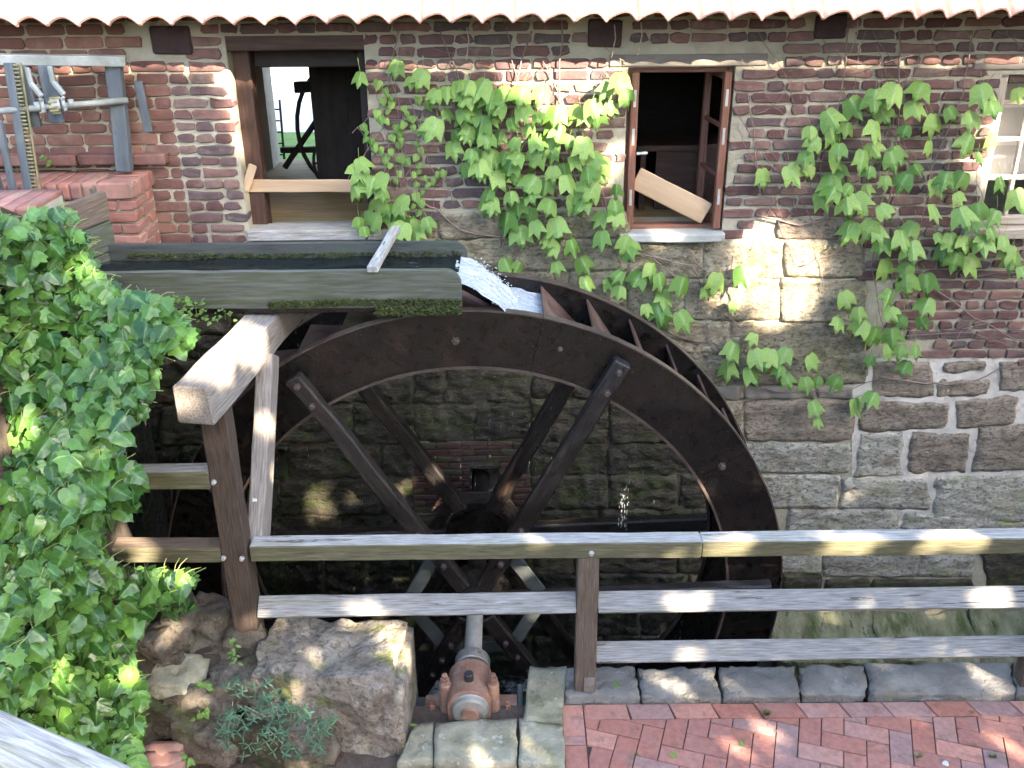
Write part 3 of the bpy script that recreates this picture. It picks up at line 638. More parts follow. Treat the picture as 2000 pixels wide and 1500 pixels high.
# window: frame, two sashes opened inwards, sill
win = link('window', None, T(((VX0+VX1)/2, WY, VZ0)), mill)
timber('window_frame', (VX0+.02, WY+.1, VZ0), (VX0+.02, WY+.1, VZ1), .04, .08, M['frame_red'], win)
timber('window_frame', (VX1-.02, WY+.1, VZ0), (VX1-.02, WY+.1, VZ1), .04, .08, M['frame_red'], win)
timber('window_frame', (VX0+.04, WY+.1, VZ1-.02), (VX1-.04, WY+.1, VZ1-.02), .08, .04, M['frame_red'], win)
timber('window_frame', (VX0+.04, WY+.12, VZ0+.02), (VX1-.04, WY+.12, VZ0+.02), .08, .04, M['frame_red'], win)
timber('window_sill', (VX0-.02, WY+.02, VZ0-.02), (VX1+.01, WY+.02, VZ0-.02), .18, .06, M['stonesill'], win, bev=.008)
for side in (0, 1):
    hx = VX0+.05 if side == 0 else VX1-.045
    y0 = WY+.02; y1 = y0+.42
    xe = hx + (.015 if side == 0 else -.045)   # free edge swings in
    a = (hx, y0); b = (xe, y1)
    for (xx, yy, ww) in ((a[0], a[1], .045), (b[0], b[1], .045)):
        timber('sash', (xx, yy, VZ0+.03), (xx, yy, VZ1-.03), .05, .055, M['frame_red'], win, bev=.005)
    for zz in (VZ0+.06, VZ0+.39, VZ0+.72, VZ1-.06):
        timber('glazing_bar', (a[0], a[1]+.025, zz), (b[0], b[1]-.025, zz), .03, .03 if VZ0+.1 < zz < VZ1-.1 else .06, M['frame_red'], win, bev=.004, seg=3)
    for k in range(3):
        z0 = VZ0+.075+k*.33; z1 = z0+.30
        put('pane', [(a[0], a[1]+.02, z0), (b[0], b[1]-.02, z0), (b[0], b[1]-.02, z1), (a[0], a[1]+.02, z1), (a[0]+.004, a[1]+.02, z0), (b[0]+.004, b[1]-.02, z0), (b[0]+.004, b[1]-.02, z1), (a[0]+.004, a[1]+.02, z1)],
            [(0,1,2,3),(7,6,5,4),(0,4,5,1),(1,5,6,2),(2,6,7,3),(3,7,4,0)], M['glass'], win)
    for zz in (VZ0+.2, VZ1-.25, VZ1-.5): 
        timber('hinge_plate', (hx, y0-.029, zz), (hx, y0-.029, zz+.11), .018, .003, M['zinc'], win, up=(0,1,0), bev=.001, seg=2)
lathe('window_handle', [(0, .011), (.03, .009), (.06, .013), (.075, .008)], P(1243, 300, Y=WY+.0), P(1262, 299, Y=WY+.0), M['zinc'], win, 10)
# second window at the right edge
w2 = link('window', None, T((RX0+.4, WY, RZ0)), mill)
fp = M['frame_pale']
timber('window_frame', (RX0+.03, WY+.06, RZ0), (RX0+.03, WY+.06, RZ1), .06, .07, fp, w2)
timber('window_frame', (RX0+.06, WY+.06, RZ1-.03), (RX1, WY+.06, RZ1-.03), .07, .06, M['frame'], w2)
timber('window_sill', (RX0-.08, WY+.02, RZ0-.01), (RX1, WY+.02, RZ0-.01), .18, .07, fp, w2)
timber('window_frame', (RX0+.06, WY+.06, RZ0+.06), (RX1, WY+.06, RZ0+.06), .07, .06, fp, w2)
for zz in (RZ0+.36, RZ0+.62, RZ0+.86): timber('glazing_bar', (RX0+.06, WY+.06, zz), (RX1, WY+.06, zz), .035, .03, fp, w2)
for xx in (RX0+.24, RX0+.42): timber('glazing_bar', (xx, WY+.06, RZ0+.09), (xx, WY+.06, RZ1-.06), .028, .035, fp, w2)
for i in range(3):
    for k in range(4):
        x0 = RX0+.06+i*.18; z0 = RZ0+.09+k*.25; box('pane', x0+.015, x0+.165, WY+.062, WY+.066, z0+.02, z0+.235, M['glass'], w2)
o = box('glare_panel', RX0+.02, RX1, WY+.22, WY+.235, RZ0+.3, RZ1, M['white'], w2)  # added white panel; its colour stands in for bright reflection in the panes
# lintel above it and heavy timber end
timber('lintel', (3.02, WY+.06, 3.20), (4.3, WY+.06, 3.20), .14, .10, M['lintel'], bwall, wob=.001)

# things inside the door
o = timber('plank', P(482, 363, Y=6.72), P(716, 363, Y=6.72), .025, .088, M['board'], up=(0,0,1)); tag(o, 'pale pine plank nailed level across the open mill doorway', 'plank')
o = timber('board', P(478, 372, Y=6.66), P(494, 322, Y=6.66), .06, .02, M['board'], up=(0,1,0)); tag(o, 'short pale board standing against the door jamb', 'board')
o = timber('plank', P(1241, 347, Y=6.66), P(1379, 417, Y=6.66), .028, .155, M['board'], up=(0,0,1)); tag(o, 'pale pine plank leaning aslant in the open window', 'plank')
fly = thing('flywheel', 'dark spoked iron flywheel against the bright rear doorway', 'wheel', (-1.6, 8.3, 2.07))
c = Vector((-1.44, 8.4, 2.5)); pts = [c + Vector((sin(radians(12))*0.0+cos(a)*.34, .1*cos(a), sin(a)*.5)) for a in [i*2*pi/28 for i in range(29)]]
tube('rim', pts, .018, M['dark'], fly, 6)
for a in (.4, 1.45, 5.2, 5.9): tube('spoke', [c, c+Vector((cos(a)*.34, .1*cos(a), sin(a)*.5))], .012, M['dark'], fly, 6)
lathe('hub', [(0, .04), (.1, .04)], c-Vector((0, .05, 0)), c+Vector((0, .05, 0)), M['dark'], fly, 10)
sm = thing('cogwheel', 'small dark spoked cogwheel low beside the flywheel inside', 'wheel', (-1.55, 8.1, 2.07))
c2 = Vector((-1.56, 8.2, 2.24)); tube('rim', [c2+Vector((cos(a)*.09, 0, sin(a)*.17)) for a in [i*2*pi/20 for i in range(21)]], .014, M['dark'], sm, 6)
for i in range(6): a = i*pi/3; tube('spoke', [c2, c2+Vector((cos(a)*.09, 0, sin(a)*.17))], .009, M['dark'], sm, 5)
fr = thing('machine_frame', 'dark timber machine frame filling the right of the doorway', 'frame', (-1.2, 8, 2.07))
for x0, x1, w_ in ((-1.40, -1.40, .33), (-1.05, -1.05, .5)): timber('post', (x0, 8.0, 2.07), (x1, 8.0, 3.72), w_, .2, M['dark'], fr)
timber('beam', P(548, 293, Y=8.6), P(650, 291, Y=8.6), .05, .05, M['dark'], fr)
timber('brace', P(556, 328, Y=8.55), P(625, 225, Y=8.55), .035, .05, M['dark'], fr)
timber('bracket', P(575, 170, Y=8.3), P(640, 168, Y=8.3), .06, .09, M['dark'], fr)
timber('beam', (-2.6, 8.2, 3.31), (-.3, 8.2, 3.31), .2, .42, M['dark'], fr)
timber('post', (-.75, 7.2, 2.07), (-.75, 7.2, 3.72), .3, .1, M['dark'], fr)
ck = thing('bench', 'dark brown wooden workbench just inside the window', 'bench', (1.3, 7.4, 2.07))
box('top', .95, 1.9, 7.3, 7.8, 2.5, 2.54, M['frame'], ck); box('panel', 1.1, 1.88, 7.34, 7.37, 2.05, 2.5, M['frame'], ck); box('side', .98, 1.02, 7.32, 7.78, 2.05, 2.5, M['frame'], ck)

# yard behind the mill
put('lawn', [(-40, ry+.3, 1.98), (40, ry+.3, 1.98), (40, 11.0, 1.98), (-40, 11.0, 1.98)], [(0,1,2,3)], M['lawn'], kind='structure')
put('yard', [(-60, 11.0, 1.984), (60, 11.0, 1.984), (60, 90, 1.984), (-60, 90, 1.984)], [(0,1,2,3)], M['court'], kind='structure')
ld = thing('ladder', 'thin ladder leaning outside beyond the bright rear doorway', 'ladder', (-2.1, 9.6, 2))
pa, pb_ = P(546, 195, Y=9.6), P(556, 318, Y=9.4); tube('rail', [pa, pb_], .012, M['dark'], ld, 6); tube('rail', [pa+Vector((-.1,0,.1)), pb_+Vector((-.13,0,0))], .012, M['dark'], ld, 6)
for k in range(5): q = pa.lerp(pb_, .15+k*.18); tube('rung', [q, q+Vector((-.12, 0, 0))], .008, M['dark'], ld, 5)
rf = thing('roadside_wall', 'pale sunlit rendered outbuilding wall across the yard', 'wall', (0, 26, 2))
box('wall', -14, 12, 26, 26.3, 1.9, 5, M['court'], rf)

# ------------------------------------------------------------------ ground, channel, water
def sheet(name, pts, mt, kind='structure'): return put(name, pts, [tuple(range(len(pts)))], mt, kind=kind)
CH = 4.5
box('ground', -120, 120, -120, 3.7, -3, -.075, M['sandbed'], kind='structure')
box('channel_bank', -.02, 60, 3.7, CH-.06, -3, -.075, M['wet'], kind='structure')
box('channel_bank', -60, -.62, 3.7, CH-.06, -3, -.08, M['wet'], kind='structure')
box('channel_bank', -.62, -.02, 3.7, 4.38, -3, -.11, M['wet'], kind='structure')
box('channel_bank', -60, -2.75, CH-.06, 6.58, -3, 1.9, M['wet'], kind='structure')
box('channel_bank', 5.2, 60, CH-.06, 6.58, -3, -.08, M['wet'], kind='structure')
box('channel_bed', -2.75, 5.2, CH-.06, 6.61, -3, -2.4, M['wet'], kind='structure')
def ripple(name, x0, x1, y0, y1, z, mt, nx, ny, amp, fx=4, fy=8, kind='structure'):
    vs = []; fs = []
    for j in range(ny+1):
        for i in range(nx+1):
            x = x0+(x1-x0)*i/nx; y = y0+(y1-y0)*j/ny; vs.append((x, y, z + amp*nz((x*fx, y*fy, 0)) + amp*.5*nz((x*fx*3, y*fy*3, 4))))
    for j in range(ny):
        for i in range(nx): a = j*(nx+1)+i; fs.append((a, a+1, a+nx+2, a+nx+1))
    return put(name, vs, fs, mt, smooth=True, kind=kind)
ripple('tail_water', -2.75, 5.2, CH-.06, 6.6, -1.9, M['tail'], 120, 40, .03)

# ------------------------------------------------------------------ the water wheel
WC = Vector((-.248, 0, .076)); RO_, RI = 1.98, 1.635; YF0, YF1 = 5.15, 5.205; YB0, YB1 = 5.80, 5.855; A0 = radians(2.3)
ww = thing('water_wheel', 'large dark wet overshot water wheel with six spokes', 'water wheel', (WC.x, 5.15, WC.z))
def cyl(a, r, y): return Vector((WC.x + cos(a)*r, y, WC.z + sin(a)*r))
def arc(name, a0, a1, r0, r1, y0, y1, mt, n=14, parent=ww, wob=.0):
    vs = []; fs = []
    for i in range(n+1):
        a = a0+(a1-a0)*i/n
        for r, y in ((r0, y0), (r1, y0), (r1, y1), (r0, y1)): vs.append(cyl(a, r + wob*nz((a*9, r, y), 1, 3), y + wob*.5*nz((a*6, y, 5))))
    for i in range(n):
        for j in range(4): k = (j+1) % 4; fs.append((i*4+j, (i+1)*4+j, (i+1)*4+k, i*4+k))
    fs.append((0,1,2,3)); fs.append(tuple(n*4+j for j in (3,2,1,0)))
    return put(name, vs, fs, mt, parent)
for y0, y1 in ((YF0, YF1), (YB0, YB1)):
    for k in range(8):
        a0 = radians(32.5) + k*pi/4
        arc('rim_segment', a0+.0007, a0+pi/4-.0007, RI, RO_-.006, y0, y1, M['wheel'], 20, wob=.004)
        arc('iron_band', a0+.0012, a0+pi/4-.0012, RO_-.004, RO_+.003, y0-.006, y1+.004, M['rim_edge'], 20)
        arc('inner_lip', a0+.001, a0+pi/4-.001, RI-.012, RI+.004, y0-.008, y0+.02, M['steelblue' if False else 'rim_edge'], 20, wob=.003)
for k in range(20): arc('sole_board', k*pi/10+.002, (k+1)*pi/10-.002, RI+.015, RI+.035, YF1-.002, YB0+.002, M['wheel'], 4)
NB = 40
for k in range(NB):
    ph = radians(5 + k*9); vs = []
    p0_, p1_ = (RO_-.03, ph), (RI+.04, ph-radians(12.5)); pm = (RI+.14, ph-radians(9.0))
    for (r, a) in (p0_, pm, p1_):
        for y in (YF1-.002, YB0+.002):
            vs.append(cyl(a, r, y)); vs.append(cyl(a, r-.008, y) + Vector((-.006, 0, 0)))
    fs = []
    for s in (0, 4): fs += [(s, s+4, s+6, s+2), (s+1, s+3, s+7, s+5), (s, s+1, s+5, s+4), (s+2, s+6, s+7, s+3)]
    fs += [(0, 2, 3, 1), (8, 9, 11, 10)]
    put('bucket_board', vs, fs, M['plate'], ww)
for k in range(6):
    a = A0 + k*pi/3
    for y, sgn, rr in ((YF0-.048, -1, 1.90), (YB1+.05, 1, 1.90)):
        timber('spoke', cyl(a, .12, y), cyl(a, rr, y), .088, .105, M['spoke'], ww, up=(0, 0, 1) if abs(sin(a)) < .9 else (1, 0, 0), bev=.014, seg=14, wob=.005) if False else None
        d = (cyl(a, 1, 0)-cyl(a, 0, 0)); upv = Vector((0, -1, 0))
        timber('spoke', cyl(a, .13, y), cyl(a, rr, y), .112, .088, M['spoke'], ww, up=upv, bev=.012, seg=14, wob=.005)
        if sgn < 0:
            for r in (1.845, 1.70, .36, .50, .64): hexbolt('bolt', cyl(a + jt(.004), r, y-.044), (0, -1, 0), .017, .028, M['rim_edge'], ww)
    am = a + pi/6
    hexbolt('bolt', cyl(am, 1.80, YF0), (0, -1, 0), .02, .03, M['rim_edge'], ww)
    hexbolt('bolt', cyl(a+.19, 1.82, YF0), (0, -1, 0), .013, .02, M['rim_edge'], ww)
    for y, rr in ((YF0-.03, .44), (YB1+.04, .34)):
        a2 = a + pi/3; u = cyl(a, rr, y); v = cyl(a2, rr, y); e = (v-u).normalized()*.05
        timber('hub_brace', u+e, v-e, .022, .09, M['steelblue' if y < 5.5 else 'spoke'], ww, up=(0, 1, 0) if False else (cos(am), 0, sin(am)), bev=.003)
AX = Vector((0, 1, 0))
def axis(y): return Vector((WC.x, y, WC.z))
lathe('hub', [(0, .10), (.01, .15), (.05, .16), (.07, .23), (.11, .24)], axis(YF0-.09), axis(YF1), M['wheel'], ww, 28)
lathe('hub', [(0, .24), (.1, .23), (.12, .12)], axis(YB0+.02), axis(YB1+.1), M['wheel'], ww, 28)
lathe('shaft', [(0, .053), (.9, .053), (.94, .062), (.99, .062)], axis(4.10), axis(5), M['shaft'], ww, 24)
lathe('shaft', [(0, .064), (1.6, .064)], axis(5.088), axis(6), M['spoke'], ww, 20)
lathe('collar', [(0, .10), (.004, .104), (.075, .104), (.08, .098)], axis(4.46), axis(4.6), M['steel'], ww, 32)
hexbolt('bolt', axis(4.5)+Vector((.045, 0, .092)), (.4, 0, .9), .009, .014, M['rust'], ww)

# bearing
be = thing('shaft_bearing', 'rusty cast iron pillow block bearing carrying the wheel shaft', 'bearing', (WC.x, 4.2, -.05))
yb0, yb1 = 4.14, 4.42; cz = WC.z
bx = WC.x-.008
timber('base_plate', (bx-.26, 4.27, -.045), (bx+.27, 4.27, -.045), .2, .03, M['rust'], be, bev=.004)
# saddle housing with rounded cap
def housing(name, w0, r, z0, y0, y1, mt):
    prof = [(-w0, z0), (w0, z0)] + [(cos(radians(a))*r, cz+sin(radians(a))*r) for a in range(-10, 191, 12)]
    n = len(prof); vs = []; fs = []
    for (y, k) in ((y0, .95), (y0+.012, 1), (y1-.012, 1), (y1, .95)):
        for x, z_ in prof: vs.append((bx + x*k, y, cz + (z_-cz)*k))
    for s in range(3):
        for i in range(n): q = (i+1) % n; fs.append((s*n+i, s*n+q, (s+1)*n+q, (s+1)*n+i))
    fs.append(tuple(range(n))[::-1]); fs.append(tuple(3*n+i for i in range(n)))
    return put(name, vs, fs, mt, be)
housing('housing', .115, .125, -.03, yb0, yb1, M['rust'])
lathe('end_cover', [(0, .085), (.006, .098), (.03, .103), (.035, .108), (.05, .108)], axis(4.105), axis(4.2), M['steel'], be, 32)
lathe('end_cap', [(0, .045), (.012, .05), (.022, .055)], axis(4.085), axis(4.2), M['rust'], be, 24)
for s in (-1, 1):
    x = bx + s*.135
    lathe('bolt_lug', [(0, .036), (.2, .034), (.205, .030)], (x, 4.24, -.03), (x, 4.24, .3), M['rust'], be, 16)
    lathe('washer', [(0, .03), (.008, .03)], (x, 4.24, .176), (x, 4.24, .3), M['rust'], be, 14)
    lathe('cap_bolt', [(0, .026), (.026, .026), (.028, .017), (.05, .017), (.052, .008), (.056, .008)], (x, 4.24, .184), (x, 4.24, .4), M['rust'], be, 6)
    lathe('foot_bolt', [(0, .03), (.012, .03), (.014, .02), (.036, .019), (.038, .011), (.055, .011)], (bx+s*.215, 4.25, -.03), (bx+s*.215, 4.25, .2), M['rust'], be, 6)
lathe('grease_cup', [(0, .024), (.01, .027), (.05, .028), (.055, .024)], (bx, 4.24, cz+.115), (bx, 4.24, cz+.3), M['rubber'], be, 16)

# ------------------------------------------------------------------ flume
fl = thing('flume', 'mossy weathered plank trough bringing water over the wheel', 'flume', (-1.3, 5.35, 2.1))
def flboard(name, x0, x1, y, th, z0, z1, mt, cr=.1):
    n = 40; ol = []
    
    vs = []; fs = []
    # grid board with rounded outer corner
    xs = [x0 + (x1-cr-x0)*i/(n-14) for i in range(n-14)] + [x1-cr+cr*sin(radians(90*i/14)) for i in range(15)]
    for yy in (y, y+th):
        for i, x in enumerate(xs):
            top = z1
            if x > x1-cr: q = (x-(x1-cr)); top = z1-cr+math.sqrt(max(0, cr*cr-q*q))
            top += .004*nz((x*5, y*3, 0)); bot = z0 + .004*nz((x*4, y*3, 9))
            for k in range(5): vs.append((x, yy + .003*nz((x*4, k, yy)), bot+(top-bot)*k/4))
    m = 5; N_ = (n+1)*m
    for i in range(n):
        for k in range(4):
            a = i*m+k; fs.append((a, a+m, a+m+1, a+1)); fs.append((N_+a, N_+a+1, N_+a+m+1, N_+a+m))
        fs.append((i*m+4, (i+1)*m+4, N_+(i+1)*m+4, N_+i*m+4)); fs.append(((i+1)*m, i*m, N_+i*m, N_+(i+1)*m))
    for k in range(4):
        fs.append((k+1, k, N_+k, N_+k+1)); a = n*m+k; fs.append((a, a+1, N_+a+1, N_+a))
    return put(name, vs, fs, mt, fl)
flboard('side_board', -2.42, -.275, 5.1, .042, 2.10, 2.312, M['flume'], .09)
flboard('side_board', -2.42, -.262, 5.63, .042, 2.10, 2.312, M['flume_in'], .09)
box('floor_board', -2.42, -.30, 5.142, 5.63, 2.085, 2.115, M['flume_in'], fl)
timber('bearer', (-2.42, 5.13, 2.085), (-.30, 5.13, 2.085), .045, .04, M['wheel'], fl)
timber('cross_bar', (-.757, 5.07, 2.332), (-.71, 5.86, 2.336), .058, .035, M['wood_grey'], fl, bev=.004)
# water in the flume
ripple('flume_water', -2.6, -.30, 5.143, 5.629, 2.225, M['water'], 100, 20, .018, 3, 9)
vs = []; fs = []; nx, ny = 26, 30
for i in range(nx+1):
    t_ = i/nx; x = -.32 + .36*t_; zz = 2.225 - .03*t_ - .25*t_*t_
    for j in range(ny+1):
        y = 5.15 + (5.625-5.15)*j/ny
        vs.append((x + .02*nz((t_*3, y*12, 3)), y, zz + (.012+.05*t_)*nz((x*6, y*16, 1)) + .03*t_*nz((x*20, y*30, 7))))
for i in range(nx):
    for j in range(ny): a = i*(ny+1)+j; fs.append((a, a+ny+1, a+ny+2, a+1))
put('falling_water', vs, fs, M['fall'], smooth=True, kind='structure')
vs = []; fs = []
for k in range(1300):
    x = -.27 + R.random()**.6*.46; t_ = (x+.32)/.36; zz = 2.205-.03*t_-.25*t_*t_ + R.random()**2*.075; y = 5.15+R.random()*.5; r = .0012+R.random()*.0022
    o = len(vs); vs += [(x-r*2, y, zz+r), (x+r*2, y, zz-r), (x, y+r, zz+r), (x, y, zz-r*1.5)]; fs += [(o, o+1, o+2), (o, o+3, o+1), (o+1, o+3, o+2), (o+2, o+3, o)]
put('spray', vs, fs, M['foam'], kind='stuff')
# foam on the filled buckets
for k, ph in enumerate((84,)):
    a = radians(ph); vs = []; fs = []
    for i in range(9):
        for j in range(14):
            q = a - radians(9)*i/8; r = RO_-.06-.03*i/8; y = YF1+.01 + (YB0-YF1-.02)*j/13
            p = cyl(q, r, y); vs.append(p+Vector((0, 0, .02*nz(p, 18))))
    for i in range(8):
        for j in range(13): b = i*14+j; fs.append((b, b+14, b+15, b+1))
    put('bucket_water', vs, fs, M['fall' if k == 0 else 'fall'], smooth=True, kind='structure')
# dripping water
vs = []; fs = []
def drp(x, y, z0, z1, r):
    z_ = z0
    while z_ > z1:
        l = R.uniform(.008, .035); o = len(vs); rr = r*R.uniform(.25, .7); xx = x+jt(.008); yy = y+jt(.01)
        for zz, q in ((z_, .3), (z_-l*.6, 1), (z_-l, .5)):
            for k in range(4): vs.append((xx+cos(k*pi/2)*rr*q, yy+sin(k*pi/2)*rr*q, zz))
        for i in range(2):
            for k in range(4): k2 = (k+1) % 4; fs.append((o+i*4+k, o+i*4+k2, o+i*4+4+k2, o+i*4+4+k))
        fs.append((o, o+1, o+2, o+3)); fs.append((o+11, o+10, o+9, o+8))
        z_ -= l + R.uniform(.01, .09)
for px, y0_, y1_, r in [(1228,815,980,.003),(1236,835,960,.002),(1345,905,965,.002),(1222,950,1035,.006),(1212,965,1035,.005),(1216,975,1035,.006),(1218,955,1035,.007),(1214,965,1035,.006),(1225,970,1035,.005),(1220,985,1035,.006),(1229,900,1035,.003),(1322,1210,1290,.004),(1330,1210,1270,.003),(1035,800,840,.003),(1000,780,870,.002),(628,610,660,.002),(660,600,640,.002),(575,620,690,.002),(1245,820,900,.003)]:
    a = P(px, y0_, Y=5.4); b = P(px, y1_, Y=5.4); drp(a.x, 5.4, a.z, b.z, r)
for k in range(60):
    a = radians(R.uniform(-40, 175)); r = RI-.02; p = cyl(a, r, R.uniform(5.2, 5.8)); l = R.uniform(.015, .06); drp(p.x, p.y, p.z-R.random()*1.0, p.z-R.random()*.1-1.0-l+1.0-.2, .0015) if False else drp(p.x, p.y, p.z-.02-R.random()*.8, p.z-.9, .0016)
put('dripping_water', vs, fs, M['drip'], kind='stuff')
# moss along the board's foot
def mossband(name, pts, n, size, parent, mt='moss'):
    vs = []; fs = []
    for k in range(n):
        i = R.randrange(len(pts)-1); p = Vector(pts[i]).lerp(Vector(pts[i+1]), R.random())
        s = size*(.3+R.random()*.9); p = p + Vector((jt(.01), -R.random()*s*.5, jt(size*.9)))
        o = len(vs)
        for q in ((-1,0,-.3),(1,0,-.2),(0,-.7,.1),(0,.4,.6),(0,-.3,-.9)): vs.append(p + Vector(q)*s*.5 + Vector((jt(s*.2), jt(s*.2), jt(s*.2))))
        fs += [(o, o+2, o+3), (o+2, o+1, o+3), (o, o+4, o+2), (o+4, o+1, o+2)]
    return put(name, vs, fs, M[mt], parent, kind='stuff')
mossband('moss', [(-1.35, 5.098, 2.125), (-.9, 5.098, 2.135), (-.29, 5.098, 2.13)], 900, .02, fl)
mossband('moss', [(-.75, 5.098, 2.085), (-.29, 5.098, 2.085)], 700, .028, fl)
mossband('moss', [(-2.3, 5.628, 2.25), (-1.5, 5.628, 2.24), (-.3, 5.628, 2.245)], 900, .018, fl)

# ------------------------------------------------------------------ timber support with beam, and railings
sf = thing('timber_support', 'heavy weathered timber post and beam propping the flume', 'post', (-1.5, 4.37, .5))
timber('beam', (-1.525, 4.17, 1.955), (-1.33, 5.75, 1.955), .187, .2, M['wood_white'], sf, bev=.01, seg=12, wob=.004)
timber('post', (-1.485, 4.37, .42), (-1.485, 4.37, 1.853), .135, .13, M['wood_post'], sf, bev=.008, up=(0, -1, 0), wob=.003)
timber('post_face', (-1.413, 4.375, .45), (-1.413, 4.375, 1.852), .012, .125, M['wood_white'], sf, up=(0, 1, 0), bev=.003) if False else None
timber('brace', (-1.442, 4.44, 1.15), (-1.385, 4.98, 1.86), .05, .12, M['wood_white'], sf, up=(1, 0, 0), bev=.006) if False else timber('brace', (-1.395, 4.47, .98), (-1.355, 4.98, 1.87), .16, .09, M['wood_white'], sf, up=(1, 0, 0), bev=.006)
for px, py in ((418, 941), (437, 1089), (473, 1090)): hexbolt('bolt', P(px, py, Y=4.302), (0, -1, 0), .011, .02, M['zinc'], sf)
for px, py in ((494, 977),): hexbolt('bolt', P(px, py, Y=4.36)+Vector((0, 0, 0)), (1, 0, 0), .01, .02, M['zinc'], sf)
tubez = None
rl = thing('railing', 'weathered grey timber railing along the wheel pit', 'railing', (.4, 4.36, 0))
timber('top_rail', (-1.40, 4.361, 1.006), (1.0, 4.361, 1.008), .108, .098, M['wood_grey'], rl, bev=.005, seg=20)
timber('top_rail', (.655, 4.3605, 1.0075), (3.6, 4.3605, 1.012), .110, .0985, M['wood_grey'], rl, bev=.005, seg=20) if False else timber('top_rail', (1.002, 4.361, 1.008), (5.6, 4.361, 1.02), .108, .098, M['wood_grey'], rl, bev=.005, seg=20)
timber('post', (.402, 4.36, .03), (.402, 4.36, .957), .118, .105, M['wood_mid'], rl, up=(0, -1, 0), bev=.006, wob=.002)
timber('post', (5.3, 4.36, .03), (5.3, 4.36, .957), .118, .105, M['wood_mid'], rl, up=(0, -1, 0), bev=.006, wob=.002)
timber('post', (2.96, 4.36, .03), (2.96, 4.36, .957), .118, .105, M['wood_mid'], rl, up=(0, -1, 0), bev=.006, wob=.002)
def midrail(xa, xb, za, zb):
    return timber('mid_rail', (xa, 4.355, za), (xb, 4.355, zb), .118, .034, M['wood_silver'], rl, bev=.004, seg=20, roll=radians(42))
midrail(-1.41, .342, .625, .635); midrail(.463, 5.5, .635, .66); midrail(.463, 5.5, .285, .325)
hexbolt('bolt', P(1155, 1080, Y=4.306), (0, -1, 0), .012, .018, M['zinc'], rl)
box('post_shoe', .395, .455, 4.296, 4.3035, .045, .15, M['steel'], rl)
r2 = thing('railing', 'short double timber railing between ivy and flume post', 'railing', (-2.2, 4.36, 0))
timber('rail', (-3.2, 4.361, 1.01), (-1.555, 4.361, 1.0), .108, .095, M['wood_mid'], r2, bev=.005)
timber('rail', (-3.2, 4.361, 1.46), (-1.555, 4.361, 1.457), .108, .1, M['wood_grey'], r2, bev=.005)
timber('post', (-2.9, 4.361, .3), (-2.9, 4.361, 1.6), .11, .11, M['wood_mid'], r2)
hr = timber('handrail', P(-60, 1440, Y=1.25)+(P(-60, 1440, Y=1.25)-P(620, 1745, Y=1.0))*2, P(620, 1745, Y=1.0)+(P(620, 1745, Y=1.0)-P(-60, 1440, Y=1.25))*1.5, .09, .09, M['wood_grey'], bev=.01); tag(hr, 'grey weathered handrail end crossing the bottom left corner', 'handrail')

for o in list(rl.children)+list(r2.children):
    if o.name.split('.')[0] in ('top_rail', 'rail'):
        me = o.data; me.materials.append(M['wood_shade'])
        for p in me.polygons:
            if abs(p.normal.y) > .5: p.material_index = 1  # side faces get less light than the tops; that is put into colour
# ------------------------------------------------------------------ kerb stones, blocks and rocks
kb = thing('kerb', 'row of rough grey kerb stones below the railing', 'kerb', (1.7, 4.4, 0))
edges = [1104, 1250, 1410, 1566, 1697, 1990, 2120, 2300, 2420, 2600, 2760, 2900]
for a, b in zip(edges, edges[1:]):
    l0 = P(a, 1360, Z=.05).x; r0 = P(b, 1360, Z=.05).x; l1 = P(a-8, 1298, Z=.05).x; r1 = P(b-8, 1298, Z=.05).x
    l0 += .001; r0 -= .001; l1 += .001; r1 -= .001
    h = .05+jt(.008); bkk = CH+.02+jt(.025)
    rock('kerb_stone', [(l0, 4.258, -.2), (r0, 4.258, -.2), (r1, bkk, -.25), (l1, bkk, -.25), (l0, 4.252+jt(.01), h), (r0, 4.252+jt(.01), h), (r1, bkk, h-.01), (l1, bkk, h-.01)], M['kerb'], kb, n=18, rnd=.01, amp=.024, fs_=6)
wl = thing('bearing_wall', 'low lichen covered stone wall framing the bearing notch', 'wall', (-.2, 3.9, 0))
def pstone(pts, z0, z1, mt, parent, n=12, name='stone', rnd=.02, amp=.022):
    c = [P(a, b, Z=z1) for a, b in pts]   # near left, near right, far right, far left
    return rock(name, [(v.x, v.y, z0) for v in c]+[(v.x, v.y, z1+jt(.004)) for v in c], M[mt], parent, n=n, rnd=rnd, amp=amp, fs_=4)
pstone([(772,1486),(846,1484),(846,1410),(812,1414)], -.4, .05, 'lichen', wl)
pstone([(849,1484),(1008,1490),(1012,1400),(849,1408)], -.4, .05, 'lichen', wl)
pstone([(1012,1492),(1102,1494),(1100,1410),(1014,1402)], -.4, .05, 'lichen', wl)
pstone([(1020,1408),(1102,1406),(1106,1300),(1034,1302)], -.5, .055, 'lichen', wl, n=12)
timber('steel_beam', (-.62, 4.27, -.11), (.06, 4.27, -.11), .24, .1, M['steelblue'], wl)
timber('packing', (.03, 4.15, -.1), (.03, 4.42, -.03), .03, .1, M['steelblue'], wl)
bk = rock('stone_block', [(-1.50, 3.93, -.1), (-.63, 3.86, -.1), (-.58, 4.46, -.2), (-1.42, 4.50, -.1), (-1.46, 4.02, .46), (-.65, 3.94, .50), (-.60, 4.44, .46), (-1.36, 4.47, .50)], M['block'], None, n=44, rnd=.05, amp=.07, fs_=3.2)
tag(bk, 'large mossy sandstone block beside the bearing, top face sloping', 'stone block')
bj = rock('stone_slab', [(-.675, 3.9, -.3), (-.585, 3.9, -.3), (-.565, 4.46, -.3), (-.62, 4.46, -.3), (-.66, 3.9, .36), (-.59, 3.9, .36), (-.57, 4.44, .42), (-.63, 4.44, .42)], M['block'], None, n=10, rnd=.1, amp=.02)
